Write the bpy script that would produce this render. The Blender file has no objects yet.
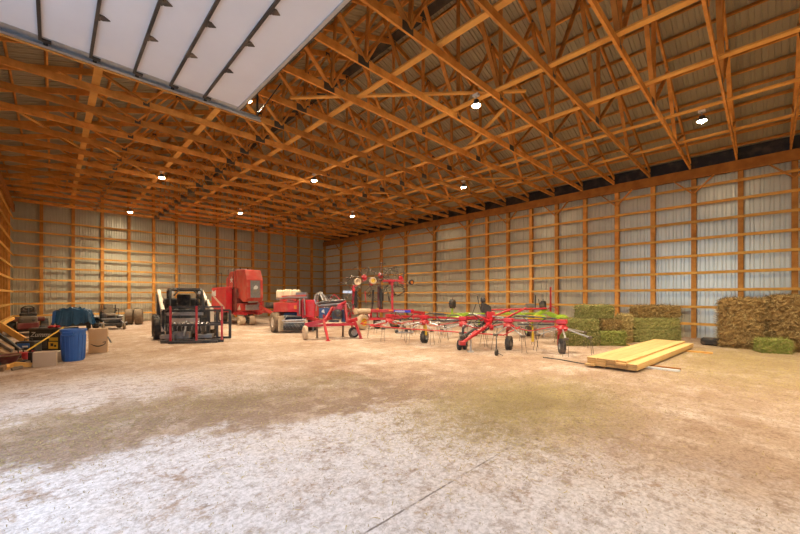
import bpy, bmesh, math, random
from mathutils import Vector as V, Matrix as M
from math import sin, cos, pi, radians as R
random.seed(7)
S = bpy.context.scene
COL = S.collection
# ------------------------------------------------------------------ camera constants
F_PX, HZ, CH = 356.0, 296.0, 1.51
YAW = R(-44.27)
RT = V((cos(YAW), sin(YAW), 0)); FW = V((-sin(YAW), cos(YAW), 0))
# ------------------------------------------------------------------ materials
MATS = {}
def nodes(name):
    m = bpy.data.materials.new(name); m.use_nodes = True
    nt = m.node_tree; nt.nodes.clear()
    out = nt.nodes.new('ShaderNodeOutputMaterial'); b = nt.nodes.new('ShaderNodeBsdfPrincipled')
    nt.links.new(b.outputs[0], out.inputs[0]); MATS[name] = m
    return m, nt, b
def lk(nt, a, b): nt.links.new(a, b)
def nd(nt, t, **kw):
    n = nt.nodes.new(t)
    for k, v in kw.items(): setattr(n, k, v)
    return n
def noise(nt, vec, scale, detail=4, rough=.6):
    n = nd(nt, 'ShaderNodeTexNoise'); n.inputs['Scale'].default_value = scale
    n.inputs['Detail'].default_value = detail; n.inputs['Roughness'].default_value = rough
    if vec is not None: lk(nt, vec, n.inputs['Vector'])
    return n.outputs['Fac']
def ramp(nt, fac, stops):
    r = nd(nt, 'ShaderNodeValToRGB'); e = r.color_ramp.elements
    while len(e) < len(stops): e.new(.5)
    for i, (p, c) in enumerate(stops):
        e[i].position = p; e[i].color = (*c, 1) if len(c) == 3 else c
    lk(nt, fac, r.inputs[0]); return r.outputs[0]
def mixc(nt, fac, a, b, mode='MIX'):
    n = nd(nt, 'ShaderNodeMix', data_type='RGBA', blend_type=mode)
    for s, v in ((n.inputs[0], fac), (n.inputs[6], a), (n.inputs[7], b)):
        if hasattr(v, 'is_linked'): lk(nt, v, s)
        else: s.default_value = v if not isinstance(v, tuple) else (*v, 1)
    return n.outputs[2]
def mth(nt, op, a, b=0.0, clamp=False):
    n = nd(nt, 'ShaderNodeMath', operation=op, use_clamp=clamp)
    for s, v in ((n.inputs[0], a), (n.inputs[1], b)):
        if hasattr(v, 'is_linked'): lk(nt, v, s)
        else: s.default_value = v
    return n.outputs[0]
def sstep(nt, x, lo, hi):
    n = nd(nt, 'ShaderNodeMapRange', interpolation_type='SMOOTHSTEP')
    lk(nt, x, n.inputs[0]); n.inputs[1].default_value = lo; n.inputs[2].default_value = hi
    return n.outputs[0]
def mat(name, c, rough=.6, metal=0, c2=None, scale=6, amt=.5, bump=0, bscale=30, stretch=None, rnd=0, dust=0, spec=None):
    m, nt, b = nodes(name)
    tc = nd(nt, 'ShaderNodeTexCoord'); vec = tc.outputs['Object']
    if stretch:
        mp = nd(nt, 'ShaderNodeMapping'); mp.inputs['Scale'].default_value = stretch; lk(nt, vec, mp.inputs[0]); vec = mp.outputs[0]
    c2 = c2 or tuple(x * .7 for x in c)
    f = noise(nt, vec, scale, 5)
    col = ramp(nt, f, [(.5 - amt / 2, c2), (.5 + amt / 2, c)])
    if dust:
        fd = noise(nt, tc.outputs['Object'], 3.3, 6)
        col = mixc(nt, mth(nt, 'MULTIPLY', sstep(nt, fd, .42, .72), dust), col, (.42, .30, .20))
    if rnd:
        oi = nd(nt, 'ShaderNodeObjectInfo'); hv = nd(nt, 'ShaderNodeHueSaturation'); hv.inputs['Hue'].default_value = .5
        lk(nt, mth(nt, 'MULTIPLY_ADD', oi.outputs['Random'], rnd), hv.inputs['Value'])
        hv.inputs['Value'].links[0].from_node.inputs[2].default_value = 1 - rnd / 2
        lk(nt, col, hv.inputs['Color']); col = hv.outputs[0]
    lk(nt, col, b.inputs['Base Color'])
    b.inputs['Roughness'].default_value = rough; b.inputs['Metallic'].default_value = metal
    if spec is not None: b.inputs['Specular IOR Level'].default_value = spec
    if bump:
        bp = nd(nt, 'ShaderNodeBump'); bp.inputs['Strength'].default_value = bump; bp.inputs['Distance'].default_value = .02
        lk(nt, noise(nt, vec, bscale, 5), bp.inputs['Height']); lk(nt, bp.outputs[0], b.inputs['Normal'])
    return m
def emit(name, c, s):
    m, nt, b = nodes(name); b.inputs['Base Color'].default_value = (*c, 1)
    b.inputs['Emission Color'].default_value = (*c, 1); b.inputs['Emission Strength'].default_value = s
mat('timber', (.72, .345, .088), .75, c2=(.43, .165, .032), scale=3, amt=.4, bump=.15, rnd=.5, spec=.2)
mat('timber_dark', (.48, .20, .040), .75, c2=(.26, .09, .02), scale=3, bump=.15, rnd=.3, spec=.2)
mat('brace_wood', (.80, .45, .13), .75, c2=(.62, .30, .07), scale=3, bump=.1, rnd=.2, spec=.2)
mat('girt_wood_lit', (.76, .43, .11), .75, c2=(.56, .27, .055), scale=3, bump=.1, rnd=.3, spec=.2)  # girts paler than the posts: lamp light put into the wood colour
mat('lumber', (.80, .56, .26), .7, c2=(.66, .40, .15), scale=5, stretch=(.3, 6, 6), bump=.1, rnd=.4, spec=.2)
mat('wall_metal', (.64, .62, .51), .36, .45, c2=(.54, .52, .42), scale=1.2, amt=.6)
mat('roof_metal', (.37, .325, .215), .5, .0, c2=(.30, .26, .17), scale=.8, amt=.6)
mat('galv', (.46, .50, .55), .4, .7, c2=(.34, .37, .41), scale=12)
mat('plate', (.10, .085, .07), .5, .4, scale=20)
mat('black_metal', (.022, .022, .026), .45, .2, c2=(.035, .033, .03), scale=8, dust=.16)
mat('dark_grey', (.05, .05, .055), .5, .3, scale=8, dust=.3)
mat('grey_metal', (.30, .30, .31), .45, .6, c2=(.2, .19, .18), scale=9, dust=.5)
mat('silver', (.60, .60, .62), .35, .7, c2=(.42, .41, .40), scale=9, dust=.3)
mat('red_paint', (.52, .010, .020), .4, 0, c2=(.36, .008, .016), scale=4, dust=.22)
mat('red_bright', (.62, .018, .028), .4, 0, c2=(.46, .012, .02), scale=4, dust=.18)
mat('red_faded', (.58, .055, .032), .5, 0, c2=(.42, .03, .024), scale=3, dust=.35)
mat('green_paint', (.36, .52, .02), .4, 0, c2=(.26, .40, .02), scale=4, dust=.3)
mat('rubber', (.022, .020, .019), .85, 0, c2=(.035, .03, .028), scale=10, dust=.35)
mat('rubber_dusty', (.30, .21, .13), .9, 0, c2=(.12, .08, .055), scale=7, bump=.3)
mat('rubber_tan', (.62, .46, .31), .9, 0, c2=(.42, .29, .19), scale=6, bump=.2)
mat('tine_steel', (.16, .12, .09), .5, .3, scale=9)
mat('yellow', (.80, .50, .03), .45, 0, scale=5)
mat('orange', (.80, .26, .03), .45, 0, scale=5)
mat('white_paint', (.80, .79, .76), .45, 0, c2=(.68, .66, .62), scale=5)
mat('cream', (.74, .62, .50), .5, 0, c2=(.58, .46, .36), scale=5, dust=.4)
mat('tank', (.80, .68, .47), .5, 0, c2=(.70, .56, .36), scale=4)
mat('blue_plastic', (.035, .13, .40), .4, 0, c2=(.03, .10, .32), scale=4)
mat('blue_paint', (.04, .10, .26), .45, 0, scale=4, dust=.3)
mat('blue_decal', (.05, .06, .62), .4, 0, scale=4)
mat('tarp', (.016, .085, .19), .28, 0, c2=(.008, .035, .075), scale=3, bump=.4, bscale=7)
mat('cardboard', (.56, .35, .19), .85, 0, c2=(.49, .29, .15), scale=3)
mat('cardboard_pale', (.50, .36, .25), .85, 0, c2=(.43, .30, .2), scale=3)
mat('ink', (.02, .018, .016), .6)
mat('black_box', (.018, .017, .016), .6)
mat('door_skin', (.66, .67, .73), .5, 0, c2=(.62, .63, .69), scale=2)
mat('dark_red', (.16, .02, .02), .5, 0, scale=4, dust=.4)
mat('seat_tan', (.30, .24, .17), .7, 0, scale=6)
mat('hay_green', (.24, .22, .06), .95, 0, c2=(.09, .10, .024), scale=22, amt=.5, bump=.6, bscale=40, rnd=.3)
mat('hay_fresh', (.31, .31, .06), .95, 0, c2=(.13, .17, .03), scale=22, amt=.5, bump=.6, bscale=40, rnd=.2)
mat('hood_dusty', (.13, .095, .065), .6, 0, scale=5)
mat('end_grain', (.62, .36, .13), .85, 0, c2=(.42, .21, .06), scale=9, rnd=.45)
mat('hay_olive', (.34, .31, .09), .95, 0, c2=(.17, .17, .045), scale=22, amt=.5, bump=.6, bscale=40, rnd=.2)
mat('hay_brown', (.36, .22, .07), .95, 0, c2=(.13, .07, .022), scale=20, amt=.5, bump=.6, bscale=40, rnd=.15)
mat('hay_dark', (.34, .21, .06), .95, 0, c2=(.14, .08, .025), scale=18, amt=.5, bump=.6, bscale=40)
mat('hay_tan', (.46, .34, .13), .95, 0, c2=(.26, .19, .06), scale=22, amt=.5, bump=.6, bscale=40, rnd=.2)
mat('straw', (.56, .43, .18), .9, 0, c2=(.34, .24, .10), scale=1.5, amt=.5)
mat('chaff', (.42, .33, .13), .9, 0, c2=(.24, .15, .07), scale=1.5, amt=.5)
mat('bark', (.30, .17, .08), .9, 0, c2=(.14, .08, .04), scale=9, bump=.4)
mat('gravel', (.55, .52, .50), .9, 0, scale=2)
emit('lamp_glow', (1, .84, .58), 420)
# ------------------------------------------------------------------ mesh builder
def basis(d, up=V((0, 0, 1))):
    d = V(d).normalized(); up = V(up)
    if abs(d.dot(up.normalized())) > .98: up = V((0, 1, 0)) if abs(d.y) < .9 else V((1, 0, 0))
    s = d.cross(up).normalized(); u = s.cross(d).normalized()
    return d, s, u
class MB:
    def __init__(s): s.v = []; s.f = []
    def add(s, vs, fs):
        n = len(s.v); s.v += [tuple(p) for p in vs]; s.f += [tuple(i + n for i in f) for f in fs]; return s
    def box(s, c, d, rz=0, mx=None):
        c = V(c); hx, hy, hz = d[0] / 2, d[1] / 2, d[2] / 2
        m = mx or M.Rotation(rz, 3, 'Z')
        vs = [c + m @ V((x * hx, y * hy, z * hz)) for z in (-1, 1) for y in (-1, 1) for x in (-1, 1)]
        return s.add(vs, [(0, 2, 3, 1), (4, 5, 7, 6), (0, 1, 5, 4), (2, 6, 7, 3), (0, 4, 6, 2), (1, 3, 7, 5)])
    def bx(s, a, b):
        a, b = V(a), V(b); lo = V(map(min, a, b)); hi = V(map(max, a, b))
        return s.box((lo + hi) / 2, hi - lo)
    def beam(s, p, q, w, h, up=(0, 0, 1)):
        p, q = V(p), V(q); d, sd, u = basis(q - p, up)
        vs = [e + sd * (a * w / 2) + u * (b * h / 2) for e in (p, q) for a, b in ((-1, -1), (1, -1), (1, 1), (-1, 1))]
        return s.add(vs, [(0, 1, 2, 3), (7, 6, 5, 4), (0, 4, 5, 1), (1, 5, 6, 2), (2, 6, 7, 3), (3, 7, 4, 0)])
    def tube(s, p, q, r, r2=None, n=10):
        return s.path([p, q], r, n, r2)
    def path(s, pts, r, n=8, r2=None):
        pts = [V(p) for p in pts]; k = len(pts); vs = []; fs = []
        for i, p in enumerate(pts):
            d = (pts[min(i + 1, k - 1)] - pts[max(i - 1, 0)])
            _, sd, u = basis(d); rr = r if r2 is None else r + (r2 - r) * i / (k - 1)
            vs += [p + (sd * cos(2 * pi * j / n) + u * sin(2 * pi * j / n)) * rr for j in range(n)]
        for i in range(k - 1):
            for j in range(n):
                a, b = i * n + j, i * n + (j + 1) % n
                fs.append((a, b, b + n, a + n))
        fs.append(tuple(range(n - 1, -1, -1))); fs.append(tuple(range((k - 1) * n, k * n)))
        return s.add(vs, fs)
    def curve(s, pts, r, n=8, sub=6):
        P = [V(p) for p in pts]; out = []
        for i in range(len(P) - 1):
            a, b, c, d = P[max(i - 1, 0)], P[i], P[i + 1], P[min(i + 2, len(P) - 1)]
            for j in range(sub):
                t = j / sub
                out.append(.5 * ((2 * b) + (c - a) * t + (2 * a - 5 * b + 4 * c - d) * t * t + (3 * b - a - 3 * c + d) * t ** 3))
        out.append(P[-1]); return s.path(out, r, n)
    def lathe(s, c, axis, prof, n=24, ring=False):
        c = V(c); d, sd, u = basis(axis); vs = []; fs = []; k = len(prof)
        for r, z in prof:
            vs += [c + d * z + (sd * cos(2 * pi * j / n) + u * sin(2 * pi * j / n)) * max(r, 1e-4) for j in range(n)]
        for i in range(k - 1):
            for j in range(n):
                a, b = i * n + j, i * n + (j + 1) % n
                fs.append((a, b, b + n, a + n))
        if ring: fs += [((k - 1) * n + j, (k - 1) * n + (j + 1) % n, (j + 1) % n, j) for j in range(n)]
        else: fs.append(tuple(range(n - 1, -1, -1))); fs.append(tuple(range((k - 1) * n, k * n)))
        return s.add(vs, fs)
    def prism(s, poly, vec):
        poly = [V(p) for p in poly]; n = len(poly); vec = V(vec)
        vs = poly + [p + vec for p in poly]
        return s.add(vs, [tuple(range(n - 1, -1, -1)), tuple(range(n, 2 * n))] + [(i, (i + 1) % n, (i + 1) % n + n, i + n) for i in range(n)])
    def build(s, name, m, parent=None, smooth=False, bev=0):
        me = bpy.data.meshes.new(name); me.from_pydata(s.v, [], s.f)
        bm = bmesh.new(); bm.from_mesh(me); bmesh.ops.recalc_face_normals(bm, faces=bm.faces); bm.to_mesh(me); bm.free()
        if smooth:
            me.polygons.foreach_set('use_smooth', [True] * len(me.polygons)); me.set_sharp_from_angle(angle=R(40))
        me.materials.append(MATS[m]); o = bpy.data.objects.new(name, me); COL.objects.link(o)
        if parent is not None: o.parent = parent
        if bev:
            b = o.modifiers.new('edge', 'BEVEL'); b.width = bev; b.segments = 2; b.limit_method = 'ANGLE'
        return o
def tag(o, label, cat, group=None, kind=None):
    if label: o['label'] = label
    if cat: o['category'] = cat
    if group: o['group'] = group
    if kind: o['kind'] = kind
    return o
def thing(name, label, cat, loc=(0, 0, 0), rz=0, group=None):
    o = bpy.data.objects.new(name, None); COL.objects.link(o); o.empty_display_size = .2
    o.location = loc; o.rotation_euler = (0, 0, rz)
    return tag(o, label, cat, group)
def dup(root, loc, rz=None, label=None, group=None):
    r = root.copy(); COL.objects.link(r); r.location = loc
    if rz is not None: r.rotation_euler = (0, 0, rz)
    if label: r['label'] = label
    if group: r['group'] = group
    for ch in list(root.children):
        c = ch.copy(); COL.objects.link(c); c.parent = r
        for g in ch.children:
            d = g.copy(); COL.objects.link(d); d.parent = c
    return r
def gp(px, py, z=0):
    d = (CH - z) * F_PX / (py - HZ)
    return RT * ((px - 400) / F_PX * d) + FW * d + V((0, 0, z))
class Fr:
    """A local frame on the floor: x across, y away, z up, turned with the line of the machines."""
    def __init__(s, px, py, D=None):
        s.D = D or CH * F_PX / (py - HZ); s.x0 = (px - 400) / F_PX * s.D
        s.loc = RT * s.x0 + FW * s.D; s.rz = YAW
    def __call__(s, px, py, dd=0):
        d = s.D + dd; return V(((px - 400) / F_PX * d - s.x0, dd, CH - (py - HZ) / F_PX * d))
    def g(s, px, py):
        d = CH * F_PX / (py - HZ); return V(((px - 400) / F_PX * d - s.x0, d - s.D, 0))
def wheel(par, c, axis, r, w, rim='silver', tyre='rubber', name='wheel', lugs=0, rr=.55):
    c = V(c); b = MB(); h = w / 2
    b.lathe(c, axis, [(r * rr, -h * .8), (r * .8, -h), (r * .94, -h * .85), (r, -h * .45), (r, h * .45), (r * .94, h * .85), (r * .8, h), (r * rr, h * .8)], 28, True)
    if lugs:
        d, sd, u = basis(axis)
        for j in range(lugs):
            a = 2 * pi * j / lugs; n = sd * cos(a) + u * sin(a); t = d.cross(n)
            for q in (-1, 1): b.beam(c + n * r + d * (h * .15 * q) + t * (.05 * r * q), c + n * r * .97 + d * (h * .9 * q) - t * .12 * r, .045 * r + .008, .05 * r + .008, n)
    o = b.build(name, tyre, par, True)
    q = MB(); q.lathe(c, axis, [(.02, -h * .5), (r * .25, -h * .75), (r * .3, -h * .4), (r * (rr - .1), -h * .35), (r * (rr + .01), -h * .82), (r * (rr + .01), h * .82), (r * (rr - .1), h * .35), (r * .3, h * .4), (r * .25, h * .75), (.02, h * .5)], 20)
    q.build('rim', rim, o, True)
    return o
ORD = 'first second third fourth fifth sixth seventh eighth ninth tenth eleventh twelfth thirteenth fourteenth fifteenth sixteenth seventeenth eighteenth nineteenth twentieth twenty-first twenty-second twenty-third twenty-fourth'.split()
LAMP_W, LAMP_C, SKY, EXPO = 760, (1, .85, .60), 4.8, 0.12
# ================================================================== THE BARN
XL, XR, YB, YN = -1.45, 16.46, 26.2, -9.0
EAVE, SLOPE = 6.05, .333
XM = (XL + XR) / 2
PU = [-.644 + 1.219 * t for t in range(-7, 23)]          # bay lines along the side walls
# ---- floor
def make_floor():
    m, nt, b = nodes('floor_dirt')
    tc = nd(nt, 'ShaderNodeTexCoord'); vec = tc.outputs['Object']
    sp = nd(nt, 'ShaderNodeSeparateXYZ'); lk(nt, vec, sp.inputs[0]); X, Y = sp.outputs[0], sp.outputs[1]
    n1 = noise(nt, vec, .55, 6, .65); n2 = noise(nt, vec, 2.2, 7, .7); n3 = noise(nt, vec, 14, 6, .75); n4 = noise(nt, vec, 60, 4, .7)
    col = ramp(nt, n1, [(.35, (.37, .235, .160)), (.5, (.47, .335, .245)), (.66, (.57, .435, .345))])
    col = mixc(nt, mth(nt, 'MULTIPLY', sstep(nt, n2, .5, .68), .55), col, (.64, .51, .42))
    n5 = noise(nt, vec, 5.5, 12, .82); n6 = noise(nt, vec, 26, 8, .8)
    # pale chalky slab by the doorway, with daylight painted into its colour
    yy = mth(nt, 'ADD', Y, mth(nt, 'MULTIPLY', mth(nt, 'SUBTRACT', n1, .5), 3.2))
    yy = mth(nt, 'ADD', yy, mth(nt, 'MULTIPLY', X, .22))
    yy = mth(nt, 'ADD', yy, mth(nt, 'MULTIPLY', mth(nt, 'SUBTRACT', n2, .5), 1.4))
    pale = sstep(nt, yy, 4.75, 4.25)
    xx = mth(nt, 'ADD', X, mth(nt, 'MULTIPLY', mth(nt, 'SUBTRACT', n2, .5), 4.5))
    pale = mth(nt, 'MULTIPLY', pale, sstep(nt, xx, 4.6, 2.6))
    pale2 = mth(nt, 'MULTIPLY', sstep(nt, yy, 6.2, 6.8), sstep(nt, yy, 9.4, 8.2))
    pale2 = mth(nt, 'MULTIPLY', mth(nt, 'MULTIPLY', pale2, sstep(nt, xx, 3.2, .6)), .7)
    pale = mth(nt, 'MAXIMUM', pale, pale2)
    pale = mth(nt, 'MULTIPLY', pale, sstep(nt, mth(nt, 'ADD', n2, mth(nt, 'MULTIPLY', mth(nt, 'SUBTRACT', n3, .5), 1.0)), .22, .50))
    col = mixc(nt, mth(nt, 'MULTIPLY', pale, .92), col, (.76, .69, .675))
    # broad worn patches of pale dust elsewhere
    nb = noise(nt, vec, .9, 5, .6)
    col = mixc(nt, mth(nt, 'MULTIPLY', sstep(nt, nb, .52, .66), .5), col, (.72, .60, .53))
    # brown trodden dirt
    nc = noise(nt, vec, 1.4, 7, .75)
    br = mth(nt, 'MULTIPLY', sstep(nt, yy, 4.1, 4.6), sstep(nt, yy, 6.9, 5.6))
    br = mth(nt, 'MULTIPLY', br, sstep(nt, xx, 7.5, 4))
    col = mixc(nt, mth(nt, 'MULTIPLY', mth(nt, 'MULTIPLY', br, sstep(nt, nc, .40, .54)), .8), col, (.30, .195, .135))
    # straw colour, dusted in with the dirt
    def blob(cx, cy, rx, ry):
        dx = mth(nt, 'DIVIDE', mth(nt, 'SUBTRACT', X, cx), rx); dy = mth(nt, 'DIVIDE', mth(nt, 'SUBTRACT', Y, cy), ry)
        d = mth(nt, 'ADD', mth(nt, 'MULTIPLY', dx, dx), mth(nt, 'MULTIPLY', dy, dy))
        d = mth(nt, 'ADD', d, mth(nt, 'MULTIPLY', mth(nt, 'SUBTRACT', n2, .5), 1.8))
        return sstep(nt, d, 1.15, .25)
    st = mth(nt, 'MAXIMUM', blob(4.7, 2.35, 2.1, 1.35), blob(11.2, .2, 3.8, 1.9))
    st = mth(nt, 'MAXIMUM', st, mth(nt, 'MULTIPLY', blob(.4, 6.2, 1.6, .9), .3))
    st = mth(nt, 'MULTIPLY', st, sstep(nt, n3, .3, .55))
    col = mixc(nt, mth(nt, 'MULTIPLY', mth(nt, 'MULTIPLY', st, sstep(nt, n5, .40, .56)), .8), col, (.44, .335, .19))
    grit = mth(nt, 'MULTIPLY', sstep(nt, n5, .50, .59), mth(nt, 'SUBTRACT', .70, mth(nt, 'MULTIPLY', pale, .22)))
    col = mixc(nt, grit, col, (.31, .205, .14))
    col = mixc(nt, mth(nt, 'MULTIPLY', sstep(nt, n6, .44, .57), .62), mixc(nt, 1.0, col, (.98, .97, .97), 'MULTIPLY'), mixc(nt, 1.0, col, (.58, .54, .50), 'MULTIPLY'))
    # specks
    col = mixc(nt, mth(nt, 'MULTIPLY', sstep(nt, n3, .56, .72), .35), col, (.30, .20, .13))
    col = mixc(nt, mth(nt, 'MULTIPLY', sstep(nt, n4, .58, .72), .30), col, (.22, .15, .10))
    # joint in the slab
    jy = mth(nt, 'ABSOLUTE', mth(nt, 'ADD', mth(nt, 'SUBTRACT', Y, 1.78), mth(nt, 'MULTIPLY', mth(nt, 'SUBTRACT', n3, .5), .03)))
    j = mth(nt, 'MULTIPLY', sstep(nt, jy, .013, .003), sstep(nt, n2, .40, .52))
    j = mth(nt, 'MULTIPLY', j, sstep(nt, X, 3.6, 2.6))
    col = mixc(nt, mth(nt, 'MULTIPLY', j, .8), col, (.10, .065, .045))
    lk(nt, col, b.inputs['Base Color']); b.inputs['Roughness'].default_value = .93; b.inputs['Specular IOR Level'].default_value = .15
    bp = nd(nt, 'ShaderNodeBump'); bp.inputs['Strength'].default_value = .5; bp.inputs['Distance'].default_value = .03
    hgt = mth(nt, 'ADD', mth(nt, 'ADD', mth(nt, 'MULTIPLY', n2, 1.2), mth(nt, 'MULTIPLY', n3, .6)), mth(nt, 'MULTIPLY', n4, .25))
    lk(nt, hgt, bp.inputs['Height']); lk(nt, bp.outputs[0], b.inputs['Normal'])
    o = MB().bx((XL - .3, YN - .3, -.1), (XR + .3, YB + .3, 0)).build('floor', 'floor_dirt'); tag(o, None, None, None, 'structure')
    o = MB().bx((-60, -60, -.2), (60, 90, -.11)).build('ground', 'gravel'); tag(o, None, None, None, 'structure')
make_floor()
# ---- ribbed sheet: profile along a line, swept from z0 to z1 (functions of s)
def sheet(mb, P, n_out, s0, s1, lo, hi, pitch=.2286, h=.028):
    s = s0; pts = []
    while s < s1:
        for a, q in ((0, 0), (.095, 0), (.105, .55), (.12, .55), (.13, 0), (.19, 0), (.2, 1), (.2186, 1)):
            if s + a <= s1: pts.append((s + a, q * h))
        s += pitch
    pts.append((s1, 0)); vs = []; n_out = V(n_out)
    for t, q in pts:
        vs.append(P(t, lo(t)) + n_out * q); vs.append(P(t, hi(t)) + n_out * q)
    mb.add(vs, [(2 * i, 2 * i + 2, 2 * i + 3, 2 * i + 1) for i in range(len(pts) - 1)])
def roofz(x): return EAVE + .30 + min(x - XL, XR - x) * SLOPE
def struct(name, mb, m, parent=None, **k):
    o = mb.build(name, m, parent, **k); o['kind'] = 'structure'; return o
GZ = [.51 + .61 * i for i in range(9)]
# right wall
mb = MB(); sheet(mb, lambda t, z: V((XR + .20, t, z)), (.0001 - 1, 0, 0), YN, YB + .22, lambda t: -.05, lambda t: EAVE + .47)
WR = struct('wall_right', mb, 'wall_metal')
for i, y in enumerate(PU[1:]):
    t = i - 6
    if t % 2 == 0 or (0 < t < 10): MB().bx((XR, y - .07, 0), (XR + .18, y + .07, EAVE - .005)).build('post', 'timber', WR)
for z in GZ:
    MB().bx((XR - .04, YN, z - .045), (XR - .002, YB - .06, z + .045)).build('girt', 'girt_wood_lit', WR)
MB().bx((XR - .085, YN, 5.70), (XR - .002, YB - .03, EAVE)).build('header_beam', 'timber_dark', WR)
for t in range(-2, 22, 2):
    y = -.644 + 1.219 * t
    for q in (-1, 1): MB().beam((XR - .062, y + q * .03, 5.18), (XR - .062, y + q * .56, 5.72), .04, .085, (1, 0, 0)).build('knee_brace', 'timber', WR)
# back wall, up into the gable
mb = MB(); sheet(mb, lambda t, z: V((t, YB + .22, z)), (0, -1, 0), XL - .2, XR + .2, lambda t: -.05, lambda t: roofz(t) + .28)
WB = struct('wall_back', mb, 'wall_metal')
for i in range(0, 14):
    x = -.43 + 1.217 * i
    MB().bx((x - .07, YB, 0), (x + .07, YB + .19, roofz(x) - .1)).build('post', 'timber', WB)
for z in GZ:
    MB().bx((XL, YB - .042, z - .045), (XR - .05, YB - .002, z + .045)).build('girt', 'girt_wood_lit', WB)
# left wall with the big doorway
DY0, DY1, DZ = .1, 7.05, 4.75
mb = MB()
PL = lambda t, z: V((XL - .2, t, z))
sheet(mb, PL, (1, 0, 0), YN, DY0, lambda t: -.05, lambda t: EAVE + .47)
sheet(mb, PL, (1, 0, 0), DY0, DY1, lambda t: DZ, lambda t: EAVE + .47)
sheet(mb, PL, (1, 0, 0), DY1, YB + .22, lambda t: -.05, lambda t: EAVE + .47)
WL = struct('wall_left', mb, 'wall_metal')
for y in PU[14:-1]:
    MB().bx((XL - .18, y - .07, 0), (XL, y + .07, EAVE - .005)).build('post', 'timber', WL)
for y in (DY0 - .08, DY1 + .08):
    MB().bx((XL - .18, y - .07, 0), (XL, y + .07, EAVE - .005)).build('post', 'timber', WL)
for z in GZ:
    MB().bx((XL + .002, DY1 + .16, z - .045), (XL + .04, YB - .05, z + .045)).build('girt', 'girt_wood_lit', WL)
MB().bx((XL + .002, YN, 5.70), (XL + .085, YB - .03, EAVE)).build('header_beam', 'timber_dark', WL)
MB().bx((XL - .17, DY0, DZ - .02), (XL - .01, DY1, DZ + .26)).build('door_header', 'timber_dark', WL)
# near gable wall behind
mb = MB(); sheet(mb, lambda t, z: V((t, YN, z)), (0, 1, 0), XL - .2, XR + .2, lambda t: -.05, lambda t: roofz(t) + .28)
struct('wall_front', mb, 'wall_metal')
for i, (x0, y0, y1) in enumerate(((XR + .10, YN + .1, YB + .1), (XL - .12, YN + .1, YB + .1))):  # black strips added above the headers, standing in for shade
    struct('eave_shade_%d' % (i + 1), MB().bx((x0, y0, EAVE + .004), (x0 + .02, y1, EAVE + .46)), 'black_metal')
# roof
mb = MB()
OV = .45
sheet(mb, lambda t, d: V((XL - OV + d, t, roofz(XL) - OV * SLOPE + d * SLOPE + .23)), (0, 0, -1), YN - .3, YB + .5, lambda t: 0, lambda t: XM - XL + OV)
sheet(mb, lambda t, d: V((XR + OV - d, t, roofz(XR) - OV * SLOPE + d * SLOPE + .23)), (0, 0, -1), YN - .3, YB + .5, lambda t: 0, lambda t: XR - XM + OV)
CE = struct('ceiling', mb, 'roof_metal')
ax = math.atan(SLOPE)
for side in (-1, 1):
    for i in range(15):
        d = .12 + i * .61
        if d > XR - XM - .05: break
        x = XL + d if side < 0 else XR - d
        z = roofz(x) + .23 - .025 - .045 - .02
        MB().box((x, (YN + YB) / 2, z + .012), (.04, YB - YN, .085), mx=M.Rotation(-ax if side < 0 else ax, 3, 'Y')).build('purlin', 'timber', CE)
MB().prism([(XM - .16, YN, roofz(XM) + .10), (XM, YN, roofz(XM) + .15), (XM + .16, YN, roofz(XM) + .10)], (0, YB - YN, 0)).build('ridge_vent', 'black_metal', CE)
# ---- trusses
def truss():
    r = thing('roof_truss', '', 'roof truss')
    w = .045
    MB().bx((XL, -w / 2, EAVE), (XR, w / 2, EAVE + .15)).build('bottom_chord', 'timber', r)
    zt = lambda x: roofz(x) - .02
    for x0 in (XL, XR):
        MB().beam((x0, 0, zt(x0) - .0), (XM, 0, zt(XM)), w, .145).build('top_chord', 'timber', r)
    B = lambda x: V((x, 0, EAVE + .10)); T = lambda x: V((x, 0, zt(x) - .03))
    hb = [(13.4, 14.9), (13.4, 12.2), (10.4, 12.2), (10.4, 10.4), (10.4, 9.1), (XM, 9.1)]
    for b_, t_ in hb:
        for mir in (0, 1):
            b1, t1 = (2 * XM - b_ if b_ != 10.4 else 4.45, 2 * XM - t_) if mir else (b_, t_)
            MB().beam(B(b1), T(t1), .04, .089, (0, 1, 0)).build('web', 'timber', r)
    MB().beam(B(XM), T(XM), .04, .089, (0, 1, 0)).build('web', 'timber', r)
    def plate(x, z, a, h, nm='gusset_plate'):
        g = MB()
        for q in (-1, 1): g.box((x, q * (w / 2 + .003), z), (a, .004, h))
        g.build(nm, 'plate', r)
    for x in (10.25, 4.38): plate(x, EAVE + .08, .27, .165)
    for x in (13.4, 2 * XM - 13.4, XM): plate(x, EAVE + .09, .13, .12)
    for x in (12.2, 9.1, 2 * XM - 12.2, 2 * XM - 9.1, XM): plate(x, zt(x) - .02, .13, .12)
    return r
t0 = truss()
ys = [y for y in PU if -2 < y < YB - .1]
ys = [y for y in sorted(ys, reverse=True)]
for i, y in enumerate(ys):
    if i == 0: y = min(y, YB - .12)
    lab = 'orange timber roof truss, %s one out from the back wall' % ORD[i]
    if i == 0: t0.location = (0, y + .09, 0); t0['label'] = lab; t0['group'] = 'timber roof trusses'
    else: dup(t0, (0, y + .09, 0), None, lab, 'timber roof trusses')
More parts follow.
